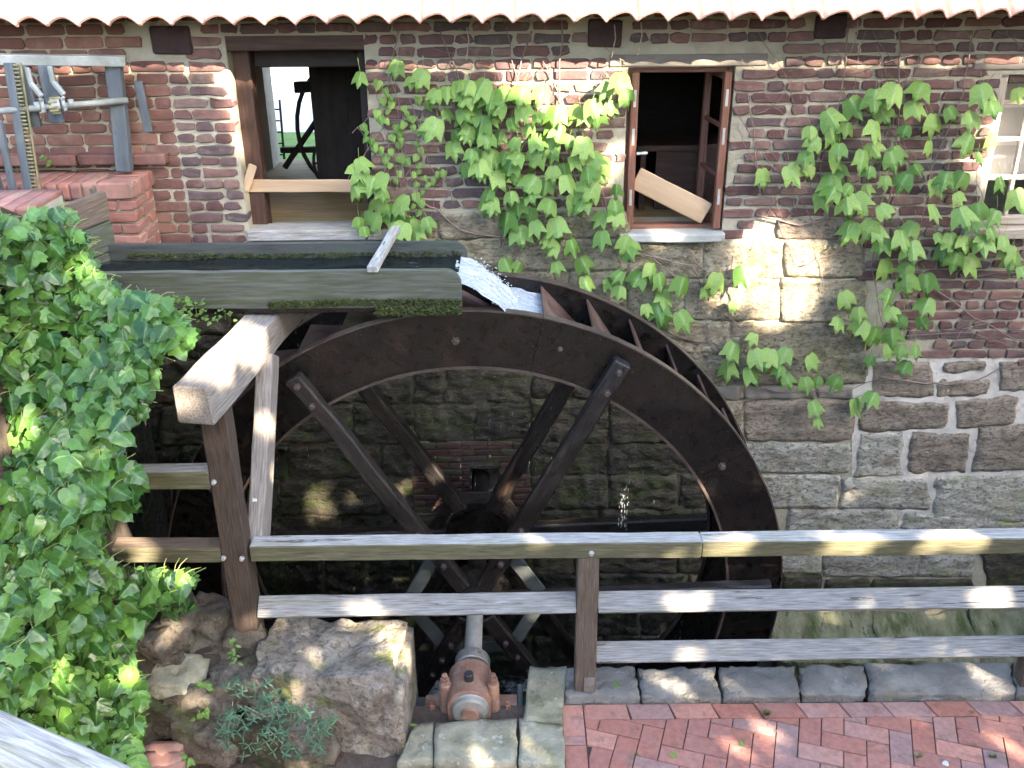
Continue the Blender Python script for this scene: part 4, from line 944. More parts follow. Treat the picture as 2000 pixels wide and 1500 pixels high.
tag(bj, 'narrow upright lichened slab on the side of the big block', 'stone slab')
# base rubble
RB = [  # px centre x, y, Z of the centre, half sizes, label
 (355,1215,.50,(.10,.12,.13),'rubble','upright grey brown rock beside the dark pit edge'),
 (410,1215,.44,(.13,.13,.13),'rubble','rounded grey rock between upright rock and timber post'),
 (295,1250,.50,(.12,.12,.10),'rubble','flat lichened stone at the edge of the ivy'),
 (343,1320,.36,(.165,.14,.055),'lichen','pale flat topped stone jutting from the bank'),
 (385,1365,.24,(.17,.15,.11),'rubble','brown layered stone under the pale flat stone'),
 (430,1270,.32,(.17,.13,.11),'rubble','mossy dark rock under the timber post'),
 (475,1235,.42,(.12,.14,.09),'rubble','flat stone directly under the post foot'),
 (335,1290,.36,(.10,.12,.08),'rubble','small dark stone above the pale flat stone'),
 (340,1395,.18,(.15,.13,.13),'mossy','dark damp stone low in the bank'),
 (410,1430,.12,(.17,.12,.11),'rubble','brown boulder low behind the trailing plant'),
 (470,1330,.28,(.16,.16,.13),'rubble','sloping stone left of the big block'),
 (510,1440,.08,(.15,.12,.12),'mossy','dark stone at paving level under the trailing plant'),
 (590,1440,.10,(.2,.09,.11),'rubble','brown stone course below the big block')]
for px, py, zc_, (hx_, hy_, hz_), mt, lab in RB:
    c = P(px, py, Z=zc_); rz_ = jt(.4)
    cs = []
    for zz in (-1, 1):
        for sx, sy in ((-1,-1),(1,-1),(1,1),(-1,1)):
            v = Vector((sx*hx_*(1-.12*(zz > 0))+jt(.02), sy*hy_+jt(.02), zz*hz_+jt(.02))); v.rotate(Matrix.Rotation(rz_, 3, 'Z')); cs.append(c+v)
    o = rock('rock', cs, M[mt], None, n=12, rnd=.32, amp=.05, fs_=4); tag(o, lab, 'rock', 'rocks on the bank beside the big block')
# bank of soil under ivy and rocks
def bank():
    vs = []; fs = []; nx, ny = 40, 30
    for j in range(ny+1):
        for i in range(nx+1):
            u = i/nx; v = j/ny; x = -6 + u*5.3; y = 2.6 + v*1.95
            h = .05 + .42*max(0, min(1, (y-3.75)/.5))
            h2 = 2.3*max(0, min(1, (-1.95-x)/.5))**.8 if x < -1.95 else 0
            z_ = max(h, h2*max(.25, min(1, (y-2.9)/1.0)) + .1)
            if x > -1.2: z_ = min(z_, .3)
            if y < 3.8 and x > -2.1: z_ = -.09
            if x > -1.6: z_ = -.12 if y < 4.1 else .12
            vs.append((x, y, z_ - .06 + .05*nz((x*4, y*4, 0))))
    for j in range(ny):
        for i in range(nx): a = j*(nx+1)+i; fs.append((a, a+1, a+nx+2, a+nx+1))
    n0 = len(vs)
    for i in range(nx+1): vs.append((vs[ny*(nx+1)+i][0], 4.55, -.3))
    for i in range(nx): a = ny*(nx+1)+i; fs.append((a, a+1, n0+i+1, n0+i))
    return put('bank', vs, fs, M['earth'], smooth=True, kind='structure')
bank()

# ------------------------------------------------------------------ pavement
pv = box('pavement', -6, 14, 2.4, 4.262, -.09, -.014, M['sandbed'], kind='structure')
pset = BrickSet(M['paver'], {'s': .236}, .114, d=.06, rough=.0025, k=5)
for v in pset.v['s']:
    pass
def paver_mesh(l, w_, seed):
    rr = random.Random(seed); c = .004; vs = []
    j = lambda a: (rr.random()-.5)*2*a
    base = [(-l/2+j(.002), -w_/2+j(.002)), (l/2+j(.002), -w_/2+j(.002)), (l/2+j(.002), w_/2+j(.002)), (-l/2+j(.002), w_/2+j(.002))]
    for x, y in base: vs.append((x, y, -.05))
    for x, y in base: vs.append((x, y, -c))
    for x, y in base: vs.append((x*(1-2*c/l), y*(1-2*c/w_), j(.0015)))
    fs = [(0,3,2,1), (8,9,10,11)] + [(k+i, k+(i+1)%4, k+4+(i+1)%4, k+4+i) for k in (0, 4) for i in range(4)]
    me = mesh('brick', vs, fs, M['paver']); rndattr(me); return me
def clipped(poly, name='brick'):
    "paver cut to an outline (x,y list)"
    if len(poly) < 3: return
    ar = abs(sum(poly[i][0]*poly[(i+1)%len(poly)][1]-poly[(i+1)%len(poly)][0]*poly[i][1] for i in range(len(poly))))/2
    if ar < .0012: return
    n = len(poly); cx = sum(p[0] for p in poly)/n; cy = sum(p[1] for p in poly)/n; zt = jt(.002); tx = jt(.012); ty = jt(.012)
    ins = []
    for x, y in poly:
        d = math.hypot(x-cx, y-cy); k = 1-.0035/d; ins.append((cx+(x-cx)*k, cy+(y-cy)*k))
    tz = lambda x, y: zt + tx*(x-cx) + ty*(y-cy)
    vs = [(x, y, -.05) for x, y in poly] + [(x, y, -.004+tz(x, y)) for x, y in poly] + [(x, y, tz(x, y)) for x, y in ins]
    fs = [tuple(2*n+i for i in range(n))] + [(k+i, k+(i+1)%n, k+n+(i+1)%n, k+n+i) for k in (0, n) for i in range(n)]
    o = put(name, vs, fs, M['paver'], pv); rndattr(o.data); return o
def clip(poly, ax, lim, keep_less):
    out = []; n = len(poly)
    for i in range(n):
        a = poly[i]; b = poly[(i+1) % n]; ia = (a[ax] < lim) == keep_less; ib = (b[ax] < lim) == keep_less
        if ia: out.append(a)
        if ia != ib:
            t_ = (lim-a[ax])/(b[ax]-a[ax]); out.append((a[0]+(b[0]-a[0])*t_, a[1]+(b[1]-a[1])*t_))
    return out
EY0, EY1 = 4.135, 4.248; pw, pl_ = .118, .241
x = .40; k = 0; NPV = len(bpy.data.objects)
while x < 5.2:
    if k == 0: x = .395
    s = .02*min(1, k*.3)
    clipped([(x+s*1.0+.012, EY0), (x+.237+s+.012, EY0), (x+.237-s*.2, EY1), (x-s*.2, EY1)]); x += .2425; k += 1
# left border, two columns of pavers along X
xb0 = P(1104, 1480, Z=0).x
y = EY1
for i, l in enumerate((.236, .06, .236, .236, .236)):
    clipped([(xb0, y-l), (xb0+.118, y-l), (xb0+.118, y), (xb0, y)]); y -= l+.005
for i, (l) in enumerate((.12,)): clipped([(xb0+.123, EY1-l), (xb0+.123+.115*.8, EY1-l), (xb0+.12+.1, EY1), (xb0+.123, EY1)])
# herringbone field
ang = radians(-17.5); ca, sa = cos(ang), sin(ang); ox, oy = .60, 4.13; X0f = xb0+.124
for i in range(-20, 46):
    for j in range(-22, 30):
        # herringbone lattice: pairs of one across and one along
        for q in (0, 1):
            u = (i + j)*pw if False else i*pw
            if q == 0: u0, v0, lw, lh = i*pw + 0*j, 0, pl_, pw
            bx_ = (i*1 + j*2)*pw; by_ = (i*1 - j*2)*pw
            if q == 0: rc = (bx_, by_, bx_+2*pw, by_+pw)
            else: rc = (bx_+0*pw, by_+pw, bx_+pw, by_+3*pw) if True else None
            g = .0022
            loc = [(rc[0]+g, rc[1]+g), (rc[2]-g, rc[1]+g), (rc[2]-g, rc[3]-g), (rc[0]+g, rc[3]-g)]
            po = [(ox+a*ca-b*sa, oy+a*sa+b*ca) for a, b in loc]
            cx_ = sum(p[0] for p in po)/4; cy_ = sum(p[1] for p in po)/4
            if not (X0f-.2 < cx_ < 5.0 and cy_ > 3.42 + .1*max(0, cx_-3.2) and 3.3 < cy_ < 4.3): continue
            po = clip(po, 1, EY0-.005, True); po = clip(po, 0, X0f, False) if po else po
            if po: clipped(po)
# pavers along the foot of the bearing wall
x = -1.95; 
for row, y1_ in enumerate((3.775, 3.652, 3.53)):
    x = -2.1 + row*.1
    while x < xb0-.26:
        clipped([(x, y1_-.117), (x+.237, y1_-.117), (x+.237, y1_), (x, y1_)]); x += .242
    clipped([(x, y1_-.117), (xb0-.005, y1_-.117), (xb0-.005, y1_), (x, y1_)])
# the pavers farthest along, past the count of single pieces, become one part
pvs = sorted([o for o in pv.children if o.name.startswith('brick')], key=lambda o: (WM[o].translation - Vector((1.2, 4.2, 0))).length)
far = pvs[290:]
if far:
    vs = []; fs = []; rv = []
    for o in far:
        n0 = len(vs); vs += [WM[o] @ v.co for v in o.data.vertices]; fs += [tuple(n0+i for i in p.vertices) for p in o.data.polygons]; rv += [R.random()]*len(o.data.polygons)
        bpy.data.objects.remove(o)
    o = put('brick', vs, fs, M['paver'], pv, kind='stuff'); rndattr(o.data, rv)
# small brick pier at the corner of the bank
bp = thing('brick_edging', 'low red brick edging corner under the ivy', 'brick edging', (-1.9, 3.8, 0))
for i in range(4):
    for r_ in range(2):
        c = P(318-r_*0, 1462+i*20, Z=.14)
        mx = T((c.x - .0 + .0*r_, c.y-.02*i*0, .075-.07*r_)) 
        rock('brick', boxc(c.x-.12, c.x+.10, c.y-.052, c.y+.052, .075-.075*r_, .145-.075*r_), M['brick_new'], bp, n=4, rnd=.04, amp=.004)

# ------------------------------------------------------------------ brick cheek of the sluice and the gate gear
pr_ = thing('brick_pier', 'red brick pier beside the sluice with worn corner', 'brick pier', (-2.8, 6.3, 1.9))
pb2 = BrickSet(M['brick_new'], {'s': .228, 'h': .108, 't': .16}, .064, k=4, rough=.003)
box('mortar_core', -3.9, -2.435, 6.2, 6.57, 1.9, 2.548, M['mortar'], pr_)
box('mortar_core', -2.9, -2.435, 6.19, 6.56, 1.9, 2.5, M['mortar'], pr_) if False else None
# top rowlock course: bricks on edge running in Y, seen from the side as narrow ends
for i in range(6): 
    y = 6.19+.032+i*.068
    link('brick', pb2.v['s'][i % 4], T((-2.416, y, 2.505)) @ Matrix.Rotation(pi/2, 4, 'Z') @ Matrix.Rotation(0, 4, 'X') @ Matrix.Diagonal((.26, 1, 1.65, 1)), pr_)
    rock('brick', boxc(-2.65, -2.43, y-.03, y+.03, 2.45, 2.558), M['brick_new'], pr_, n=3, rnd=.03, amp=.003)
for i in range(13):
    x = -2.665-i*.079; rock('brick', boxc(x-.074, x, 6.17, 6.56, 2.45, 2.556+jt(.003)), M['brick_new'], pr_, n=4, rnd=.015, amp=.003)
link('brick', pb2.v['s'][0], T((-2.53, 6.168, 2.505)) @ Matrix.Diagonal((1, 1, 1.6, 1)), pr_)
for c_ in range(8):
    zz = 2.41-c_*.077
    x = -2.42
    k = c_
    while x > -3.8:
        l, ty = ((.228, 's') if k % 2 else (.108, 'h')); k += 1
        link('brick', R.choice(pb2.v[ty]), T((x-l/2, 6.182-R.random()*.004, zz)), pr_); x -= l+.012
    y = 6.19; k = c_+1
    while y < 6.55:
        l, ty = ((.228, 's') if k % 2 else (.108, 'h')); k += 1
        if y+l > 6.62: l, ty = .108, 'h'
        link('brick', R.choice(pb2.v[ty]), T((-2.424+R.random()*.004, y+l/2, zz)) @ Matrix.Rotation(pi/2, 4, 'Z'), pr_); y += l+.012
# nearer brick cheek
p2 = thing('brick_pier', 'low salmon brick cheek wall behind the ivy top', 'brick pier', (-2.8, 5.2, 2))
tl = P(0, 425, Y=5.1); 
box('mortar_core', -4.0, -2.56, 5.12, 5.5, 1.2, tl.z+.02, M['mortar'], p2)
for i in range(14):
    x = -2.56-i*.085; rock('brick', boxc(x-.078, x, 5.09, 5.52, tl.z-.02, tl.z+.05), M['brick_new'], p2, n=4, rnd=.03, amp=.004)
for c_ in range(9):
    for i in range(5):
        link('brick', R.choice(pb2.v['s']), T((-2.68-i*.24-(c_ % 2)*.1, 5.108, tl.z-.055-c_*.077)), p2)
# sluice boards
sg = thing('sluice_boards', 'grey mossy plank cheek of the sluice channel', 'sluice boards', (-2.45, 5.5, 2.1))
for k in range(3): timber('plank', (-2.53, 5.30, 2.54-k*.18), (-2.405, 5.70, 2.54-k*.18), .035, .172, M['flume' if k else 'wood_mid'], sg, bev=.004)
timber('post', P(180, 365, Y=5.75), P(208, 470, Y=5.75), .03, .05, M['wood_mid'], sg)
timber('post', P(196, 385, Y=5.72), P(216, 520, Y=5.72), .02, .035, M['wood_grey'], sg)
# hoist
h = thing('sluice_hoist', 'grey painted rack and pinion sluice gate hoist', 'sluice gate', (-2.9, 6.2, 2.3))
timber('top_beam', P(-30, 115, Y=6.2), P(246, 119, Y=6.42), .09, .062, M['metal_pale'], h, bev=.004)
timber('post', P(243, 328, Y=6.42)+Vector((.0, 0, -.02)), P(222, 122, Y=6.42), .10, .07, M['paint'], h, up=(0, -1, 0))
timber('side_plate', P(290, 258, Y=6.5), P(270, 158, Y=6.5), .055, .03, M['paint'], h, up=(0, -1, 0))
timber('side_plate', P(235, 250, Y=6.48), P(222, 130, Y=6.48), .09, .03, M['paint'], h, up=(0, -1, 0))
timber('guide_plate', P(62, 248, Y=6.2), P(30, 130, Y=6.2), .13, .03, M['paint'], h, up=(0, -1, 0))
timber('guide_plate', P(112, 240, Y=6.2), P(88, 128, Y=6.2), .09, .03, M['paint'], h, up=(0, -1, 0))
timber('post', P(-5, 398, Y=5.9), P(-40, 250, Y=5.9), .1, .06, M['paint'], h, up=(0, -1, 0))
timber('post', P(32, 400, Y=5.85), P(-2, 235, Y=5.85), .035, .04, M['paint'], h, up=(0, -1, 0))
ra, rb = P(58, 122, Y=6.16), P(126, 408, Y=6.05)
ra.x = rb.x = -2.99
timber('rack_bar', ra+Vector((-.03,0,0)), rb+Vector((-.03,0,0)), .055, .05, M['paint'], h, up=(0, -1, 0), bev=.004)
timber('rack_bar', ra+Vector((.035,0,0)), rb+Vector((.035,0,0)), .012, .014, M['grease'], h, up=(0, -1, 0), bev=.002)
for k in range(38):
    q = ra.lerp(rb, (k+.5)/38); timber('rack_tooth', q+Vector((.0, -.02, 0)), q+Vector((.03, -.02, 0)), .016, .011, M['grease'], h, bev=.002, seg=1)
sa_, sb_ = P(-20, 219, Y=6.05), P(250, 196, Y=6.4)
tube('shaft', [sa_, sb_], .02, M['metal_pale'], h, 12)
gc = P(102, 206, Y=6.08); ax = (sb_-sa_).normalized()
for d_, r, wd in ((-.055, .045, .02), (0.0, .04, .05), (.062, .045, .02), (-.09, .03, .03), (.1, .03, .03)):
    lathe('bearing_ring', [(0, r*.9), (.003, r), (wd, r), (wd+.003, r*.9)], gc+ax*(d_-.01), gc+ax*(d_+.1), M['metal_pale'], h, 16)
for k in range(10):
    a = k*2*pi/10; q = gc+Vector((0, cos(a)*.045, sin(a)*.045)); timber('pinion_tooth', q-ax*.005, q+ax*.045, .014, .014, M['grease'], h, bev=.002, seg=1)
for d_ in (-.06, .065):
    q = gc+ax*d_; timber('bracket', q+Vector((-.0, .03, .05)), q+Vector((-.055, .04, .13)), .03, .03, M['metal_pale'], h); timber('bracket', q+Vector((-.055, .04, .12)), q+Vector((-.06, .04, .22)), .03, .025, M['metal_pale'], h)
    for dz in (.09, -.05): hexbolt('bolt', q+Vector((.02, -.03, dz*.5)), (0, -1, 0), .009, .015, M['metal_pale'], h)

# ------------------------------------------------------------------ leaves
def leafmesh(kind, seed, mt):
    rr = random.Random(seed); j = lambda a: (rr.random()-.5)*2*a
    # half outlines: (x, y), y runs from the stalk (0) to the tip (-1)
    if kind == 'vine': half = [(.04, .05), (.17, .09), (.33, .02), (.46, -.20), (.52, -.48), (.57, -.86), (.37, -.60), (.16, -.30), (.25, -.52), (.18, -.86), (0, -1.22)]
    elif kind == 'ivy': half = [(.10, .16), (.30, .14), (.50, .02), (.44, -.16), (.52, -.34), (.40, -.42), (.30, -.50), (.20, -.74), (0, -.98)]
    elif kind == 'heart': half = [(.12, .12), (.32, .10), (.44, -.10), (.42, -.36), (.26, -.64), (.1, -.86), (0, -1)]
    elif kind == 'oval': half = [(.10, -.03), (.22, -.20), (.27, -.45), (.20, -.72), (.08, -.92), (0, -1)]
    else: half = [(.03, -.05), (.09, -.3), (.12, -.5), (.08, -.8), (0, -1)]
    half = [(x*(1+j(.10)), y*(1+j(.06))) if x else (x, y) for x, y in half]
    fold = (.22 if kind == 'vine' else .42) + j(.18); droop = .25+j(.22); vs = []; fs = []; vein = []
    mids = [(0, 0)] + [(0, y*.8-.02) for x, y in half[2:-1]] + [half[-1]]
    ms = []
    ys = [0, -.25, -.5, -.75, -1.0]
    def z_(x, y): return -abs(x)*fold*(.6+.8*abs(x)) + droop*(-(y*y))*.55 + .05*sin(x*9+seed)*abs(x)
    for y in ys: ms.append(len(vs)); vs.append((j(.01), y*abs(half[-1][1]), z_(0, y))); vein.append(1.0)
    for s in (-1, 1):
        ids = []
        for x, y in half[:-1]:
            ids.append(len(vs)); vs.append((s*x, y, z_(x*s, y))); vein.append(.2 if abs(x) > .3 else .0)
        # inner ring at half way for shape
        seq = ids + [ms[-1]]; poly = []
        prev = ms[0]
        for a in range(len(seq)-1):
            p, q = seq[a], seq[a+1]
            ya, yb = vs[p][1], vs[q][1]
            m_ = min(range(5), key=lambda k: abs(ys[k] - max(min((ya+yb)/2*.9+.12, 0), -1)))
            m_ = ms[max(m_, ms.index(prev))]
            if m_ != prev:
                for w_ in range(ms.index(prev), ms.index(m_)): fs.append((ms[w_], ms[w_+1], p)[::s])
                prev = m_
            if q != prev: fs.append((prev, q, p)[::s])
        if prev != ms[-1]:
            for w_ in range(ms.index(prev), 4): 
                if ms[w_+1] != seq[-2]: fs.append((ms[w_], ms[w_+1], seq[-2])[::s])
    me = mesh('leaf', vs, fs, mt); 
    a = me.attributes.new('vein', 'FLOAT', 'POINT'); a.data.foreach_set('value', vein); rndattr(me)
    return me
def leafset(kind, mt, n=5): return [leafmesh(kind, i*13+5, mt) for i in range(n)]
LV = leafset('vine', M['vine_leaf'], 7); LH = leafset('heart', M['vine_leaf'], 4); LI = leafset('ivy', M['ivy_leaf'], 7) + leafset('heart', M['ivy_leaf'], 2)
LO = leafset('oval', M['elder_leaf'], 4); LN = leafset('narrow', M['blue_leaf'], 3)
def stalks(name, its, parent, r=.0022):
    vs = []; fs = []
    for me, mx in its:
        p = mx.translation; q = p + Vector((jt(.06), .10, -.02+jt(.05))); d = (q-p).cross(Vector((0, -1, .4))).normalized()*r; m_ = (p+q)/2+Vector((0, -.01, .012)); e = Vector((0, -r, r))
        o = len(vs); vs += [p-d, p+d, p+e, m_-d, m_+d, m_+e, q-d, q+d, q+e]
        for k in (0, 3): fs += [(o+k, o+k+1, o+k+4, o+k+3), (o+k+1, o+k+2, o+k+5, o+k+4), (o+k+2, o+k, o+k+3, o+k+5)]
    return put(name, vs, fs, M['stem_g'], parent, kind='stuff')
def orient(p, nrm, tipdir, size, spin=0):
    n = Vector(nrm).normalized(); t_ = Vector(tipdir); t_ = (t_ - n*t_.dot(n)).normalized(); y = -t_; x = y.cross(n).normalized()
    m = Matrix((x, y, n)).transposed().to_4x4(); m.translation = p
    return m @ Matrix.Rotation(spin, 4, 'Z') @ Matrix.Scale(size, 4)
def jleaf(name, items, parent):
    vs = []; fs = []; rv = []; ve = []; mt = items[0][0].materials[0]
    for me, mx in items:
        o = len(vs); r = R.random(); vs += [mx @ v.co for v in me.vertices]; ve += [d.value for d in me.attributes['vein'].data]
        for p in me.polygons: fs.append(tuple(o+i for i in p.vertices)); rv.append(r)
    ob = put(name, vs, fs, mt, parent, kind='stuff'); rndattr(ob.data, rv); a = ob.data.attributes.new('vein', 'FLOAT', 'POINT'); a.data.foreach_set('value', ve)
    return ob
def z2p(lst, s, ox_, oy_): return [(ox_+x/s, oy_+y/s) for x, y in lst]
def vine(label, pts, size, stems, meshes=LV, group=None, extra=()):
    v = thing('climbing_vine', label, 'climbing plant', P(*pts[0], Y=WY-.05), group)
    for k, (px, py) in enumerate(pts):
        y = WY - .05 - R.random()*.09; s = size*(.68+R.random()*.6)
        p = P(px, py, Y=y) + Vector((0, 0, s*.45))
        nrm = Vector((jt(.75), -1, .15+R.random()*.95)); tip = Vector((jt(.75), -.25-R.random()*.3, -1))
        link('leaf', R.choice(meshes), orient(p, nrm, tip, s), v)
        q = p + Vector((jt(.04), .06, .05+R.random()*.04)); tube('leaf_stalk', [p, (p+q)/2+Vector((0, -.012, .01)), q], .0016, M['stem_g'], v, 4)
    for l, sz in extra:
        for px, py in l:
            y = WY-.03-R.random()*.04; s = sz*(.75+R.random()*.5); p = P(px, py, Y=y)+Vector((0, 0, s*.4))
            link('leaf', R.choice(LH), orient(p, (jt(.4), -1, .4+jt(.3)), (jt(.8), -.2, -1), s), v)
    for st, r in stems:
        w3 = []
        for i in range(len(st)-1):
            for t_ in range(4):
                px = st[i][0]+(st[i+1][0]-st[i][0])*t_/4 + jt(3); py = st[i][1]+(st[i+1][1]-st[i][1])*t_/4 + jt(3); w3.append(P(px, py, Y=WY-.03-.012*R.random()))
        w3.append(P(*st[-1], Y=WY-.025)); tube('stem', w3, [r*(1-.5*i/len(w3)) for i in range(len(w3))], M['stem'], v, 5)
    return v
# centre creeper
cc = z2p([(50,520),(140,530),(50,590),(190,590),(250,560),(365,570),(480,570),(20,690),(80,690),(180,710),(290,730),(350,670),(440,700),(560,680),(240,650),(870,540),(930,490),(960,570),(770,640),(870,640),(740,690),(800,700),(700,680),(50,790),(150,820),(230,810),(330,850),(440,840),(550,760),(530,850),(640,840),(720,870),(70,920),(30,1000),(190,930),(260,930),(350,940),(460,930),(540,910),(770,950),(650,960),(590,790),(110,990),(220,1060),(330,1050),(540,1020),(620,1080),(740,1030),(810,1040),(440,1090),(500,1100),(390,1160),(290,1160),(180,1200),(700,1120),(790,1130),(910,1120),(650,1200),(740,1200),(530,1220),(330,1220),(420,1260),(900,1220),(270,1300),(340,1380),(430,1340),(550,1340),(840,1290),(510,1430),(560,1470),(640,1460),(810,1410),(980,1440),(920,1280),(400,760),(120,740),(300,980),(600,1000),(820,980)], 3, 900, 0)
cc += z2p([(700,240),(780,220),(870,190),(960,170),(960,270),(1060,260),(770,390),(890,390),(1000,390),(610,510),(710,500),(850,550),(970,530),(1090,580),(820,660),(980,710),(1040,810),(1150,740),(930,820),(1160,900),(1140,1100),(1130,1020)], 4.053, 680, 130)
vine('broad green creeper hanging on the brickwork between door and window', cc, .122, [([(1040,60),(1000,180),(960,300),(980,480)], .006), ([(1100,40),(1090,200),(1120,330),(1140,460)], .006), ([(1150,300),(1190,420),(1235,470)], .005), ([(860,60),(900,160),(930,260)], .004), ([(985,40),(1005,130),(1040,250)], .004), ([(1060,120),(1110,220),(1180,330)], .004), ([(960,330),(1040,420),(1000,520)], .005)])
# strand over the wheel
s1 = z2p([(360,60),(450,90),(500,190),(370,200),(100,190),(180,200),(610,50),(750,80),(740,130),(520,290),(640,290),(720,250),(710,330)], 2.727, 950, 450)
s1 += z2p([(60,170),(290,120),(340,200),(210,190),(540,240),(800,210),(990,150),(700,290),(380,330),(240,420),(360,510),(330,430),(500,510),(910,400),(1090,650),(930,750),(880,890),(1080,800),(1050,930),(1210,800),(1350,780),(1520,830),(1290,900),(1330,980),(1480,1000),(1590,980),(1740,1000),(1540,1190),(1580,1300),(1860,1180)], 4, 1200, 500)
s1 += [(1705, 780)]
vine('trailing creeper strands on the sandstone above the wheel', s1, .122, [([(1235,490),(1350,520),(1370,560)], .006), ([(1270,500),(1380,590),(1450,640),(1560,665),(1700,668)], .004), ([(1275,630),(1340,665),(1390,665),(1430,700)], .006), ([(1430,500),(1428,600),(1450,680)], .005), ([(1365,725),(1400,722),(1440,745)], .005), ([(1470,755),(1530,765),(1640,765),(1740,735)], .006), ([(1590,795),(1680,775),(1740,770)], .004), ([(1360,590),(1385,650),(1420,720)], .003), ([(1410,812),(1560,800),(1620,780)], .003), ([(1180,460),(1215,520),(1245,570)], .004), ([(1600,490),(1610,610),(1615,700)], .003), ([(1340,480),(1375,530),(1376,555)], .005)])
# right creeper
rc = z2p([(390,780),(485,710),(620,640),(610,760),(770,590),(890,560),(1050,550),(800,680),(990,650),(960,770),(770,770),(430,850),(510,800),(560,890),(370,930),(740,890),(880,910),(1090,870),(1110,730),(1200,670),(1380,560),(1440,640),(1340,710),(1600,560),(1330,850),(1460,830),(530,960),(410,1010),(570,1010),(740,1010),(700,940),(1000,1000),(830,1070),(960,1070),(110,1040),(260,1030),(515,1080),(630,1120),(720,1120),(1110,1100),(1190,1060),(1290,1060),(1500,1080),(1590,1170),(440,1180),(600,1200),(700,1230),(800,1250),(1250,1170),(1100,1250),(1260,1280),(1370,1240),(1480,1280),(650,1350),(760,1350),(1000,1350),(900,1410),(1130,1400),(1210,1420),(1290,1430),(1400,1440),(1520,1430),(800,1450),(980,1470),(860,940),(1370,930),(660,1190),(540,1140),(1330,1320),(1440,1370),(1570,1490)], 3, 1450, 0)
rc += z2p([(540,10),(650,20),(690,80),(770,50),(820,100),(980,110),(1040,150),(1090,170),(1090,60),(1180,60),(1250,60),(1310,150),(1350,210),(690,190),(810,200),(790,260),(890,260),(720,330),(490,340),(560,410),(470,460),(700,410),(590,480),(650,520),(780,450),(860,450),(720,520),(700,590),(770,590),(840,590),(630,640),(800,670),(900,370)], 2.5, 1450, 450)
vine('dense green creeper covering brickwork beside the second window', rc, .122, [([(1660,50),(1640,200),(1600,330),(1620,450)], .005), ([(1755,60),(1760,200),(1740,380),(1700,520),(1740,700)], .006), ([(1900,60),(1880,180),(1820,330),(1790,480)], .005), ([(1480,420),(1560,440),(1640,420),(1700,470)], .007), ([(1620,610),(1740,660),(1900,650),(2010,690)], .004), ([(1715,735),(1830,750),(1900,745),(2005,700)], .008), ([(1850,690),(1880,640),(2005,620)], .004), ([(1820,560),(1900,620),(2000,668)], .006), ([(1830,480),(1880,540),(2000,530)], .004), ([(1460,180),(1480,330),(1530,430)], .004), ([(1650,150),(1760,110),(1900,90)], .003), ([(1490,300),(1560,380),(1600,470)], .004), ([(1560,520),(1640,490),(1700,500)], .005), ([(1480,60),(1540,160),(1560,260)], .003), ([(1850,40),(1800,120),(1760,190)], .003)])
# small leaved young creeper by the door
sm_ = z2p([(240,150),(290,205),(350,310),(330,260),(280,280),(320,360),(440,340),(460,380),(300,440),(410,520),(420,590),(400,630),(340,680),(340,570),(390,740),(300,740),(340,790),(400,850),(370,910),(480,420),(530,420),(250,430),(235,380),(115,490),(145,530),(150,580),(185,600),(200,650),(250,670),(530,620),(570,670),(550,730),(580,790),(565,840),(600,890),(530,860),(590,1000),(550,940),(640,940),(680,910),(540,1040),(580,1090),(520,1110),(565,1165),(520,1210),(720,860),(765,850),(550,270),(620,320),(450,470),(400,560),(430,740),(460,760),(510,490),(380,490)], 4.053, 680, 130)
bg = z2p([(80,970),(120,850),(90,790),(200,940),(290,920),(270,1010),(260,1110),(320,1140),(390,1130),(460,1070),(380,1200),(240,1240),(160,1200),(90,1240),(130,1310),(340,1280),(400,1310),(500,1280),(620,1250),(530,1340),(510,130),(600,100),(400,20),(100,100),(50,1000),(300,1190),(450,1310)], 4.053, 680, 130)
vine('thin young creeper with tiny leaves beside the mill door', bg, .115, [([(735,180),(750,250),(775,330),(770,460)], .003), ([(800,190),(820,260),(810,350),(818,440)], .003), ([(700,250),(720,290),(745,300)], .002), ([(780,60),(770,110),(760,160)], .004), ([(810,385),(850,410),(900,450),(1010,470)], .007), ([(700,330),(715,360),(750,400)], .004)], extra=[(sm_, .058)])
# bare vine tendrils over the rest of the wall
tv = thing('bare_vine', 'leafless dark creeper twigs clinging to the brick wall', 'climbing plant', P(1500, 200, Y=WY-.02))
for k in range(95):
    x0_ = R.choice([R.uniform(880, 1240), R.uniform(1430, 1980), R.uniform(1430, 1980), R.uniform(740, 900)]); y0_ = R.uniform(45, 420); a = R.uniform(-.6, .6)+pi/2*R.choice([1, 1, .6, 1.4]); l = R.uniform(60, 190); pp = []
    if 1215 < x0_ + cos(a)*l*.5 < 1445 and y0_ < 470: continue
    for i in range(7): pp.append(P(x0_, y0_, Y=WY-.022-.01*R.random())); x0_ += cos(a)*l/7; y0_ += sin(a)*l/7; a += jt(.35)
    pp = [p for p in pp if not (VX0 < p.x < VX1 and p.z > VZ0)]
    if len(pp) > 2: tube('twig', pp, .0022, M['stem'], tv, 4)
for px, py in ((912, 75), (1200, 70), (1252, 65), (1675, 60)):
    q = P(px, py-22, Y=WY-.12); tube('twig', [q, q+Vector((.01, 0, -.08)), q+Vector((-.01, .02, -.2))], .004, M['frame_pale'], tv, 5)

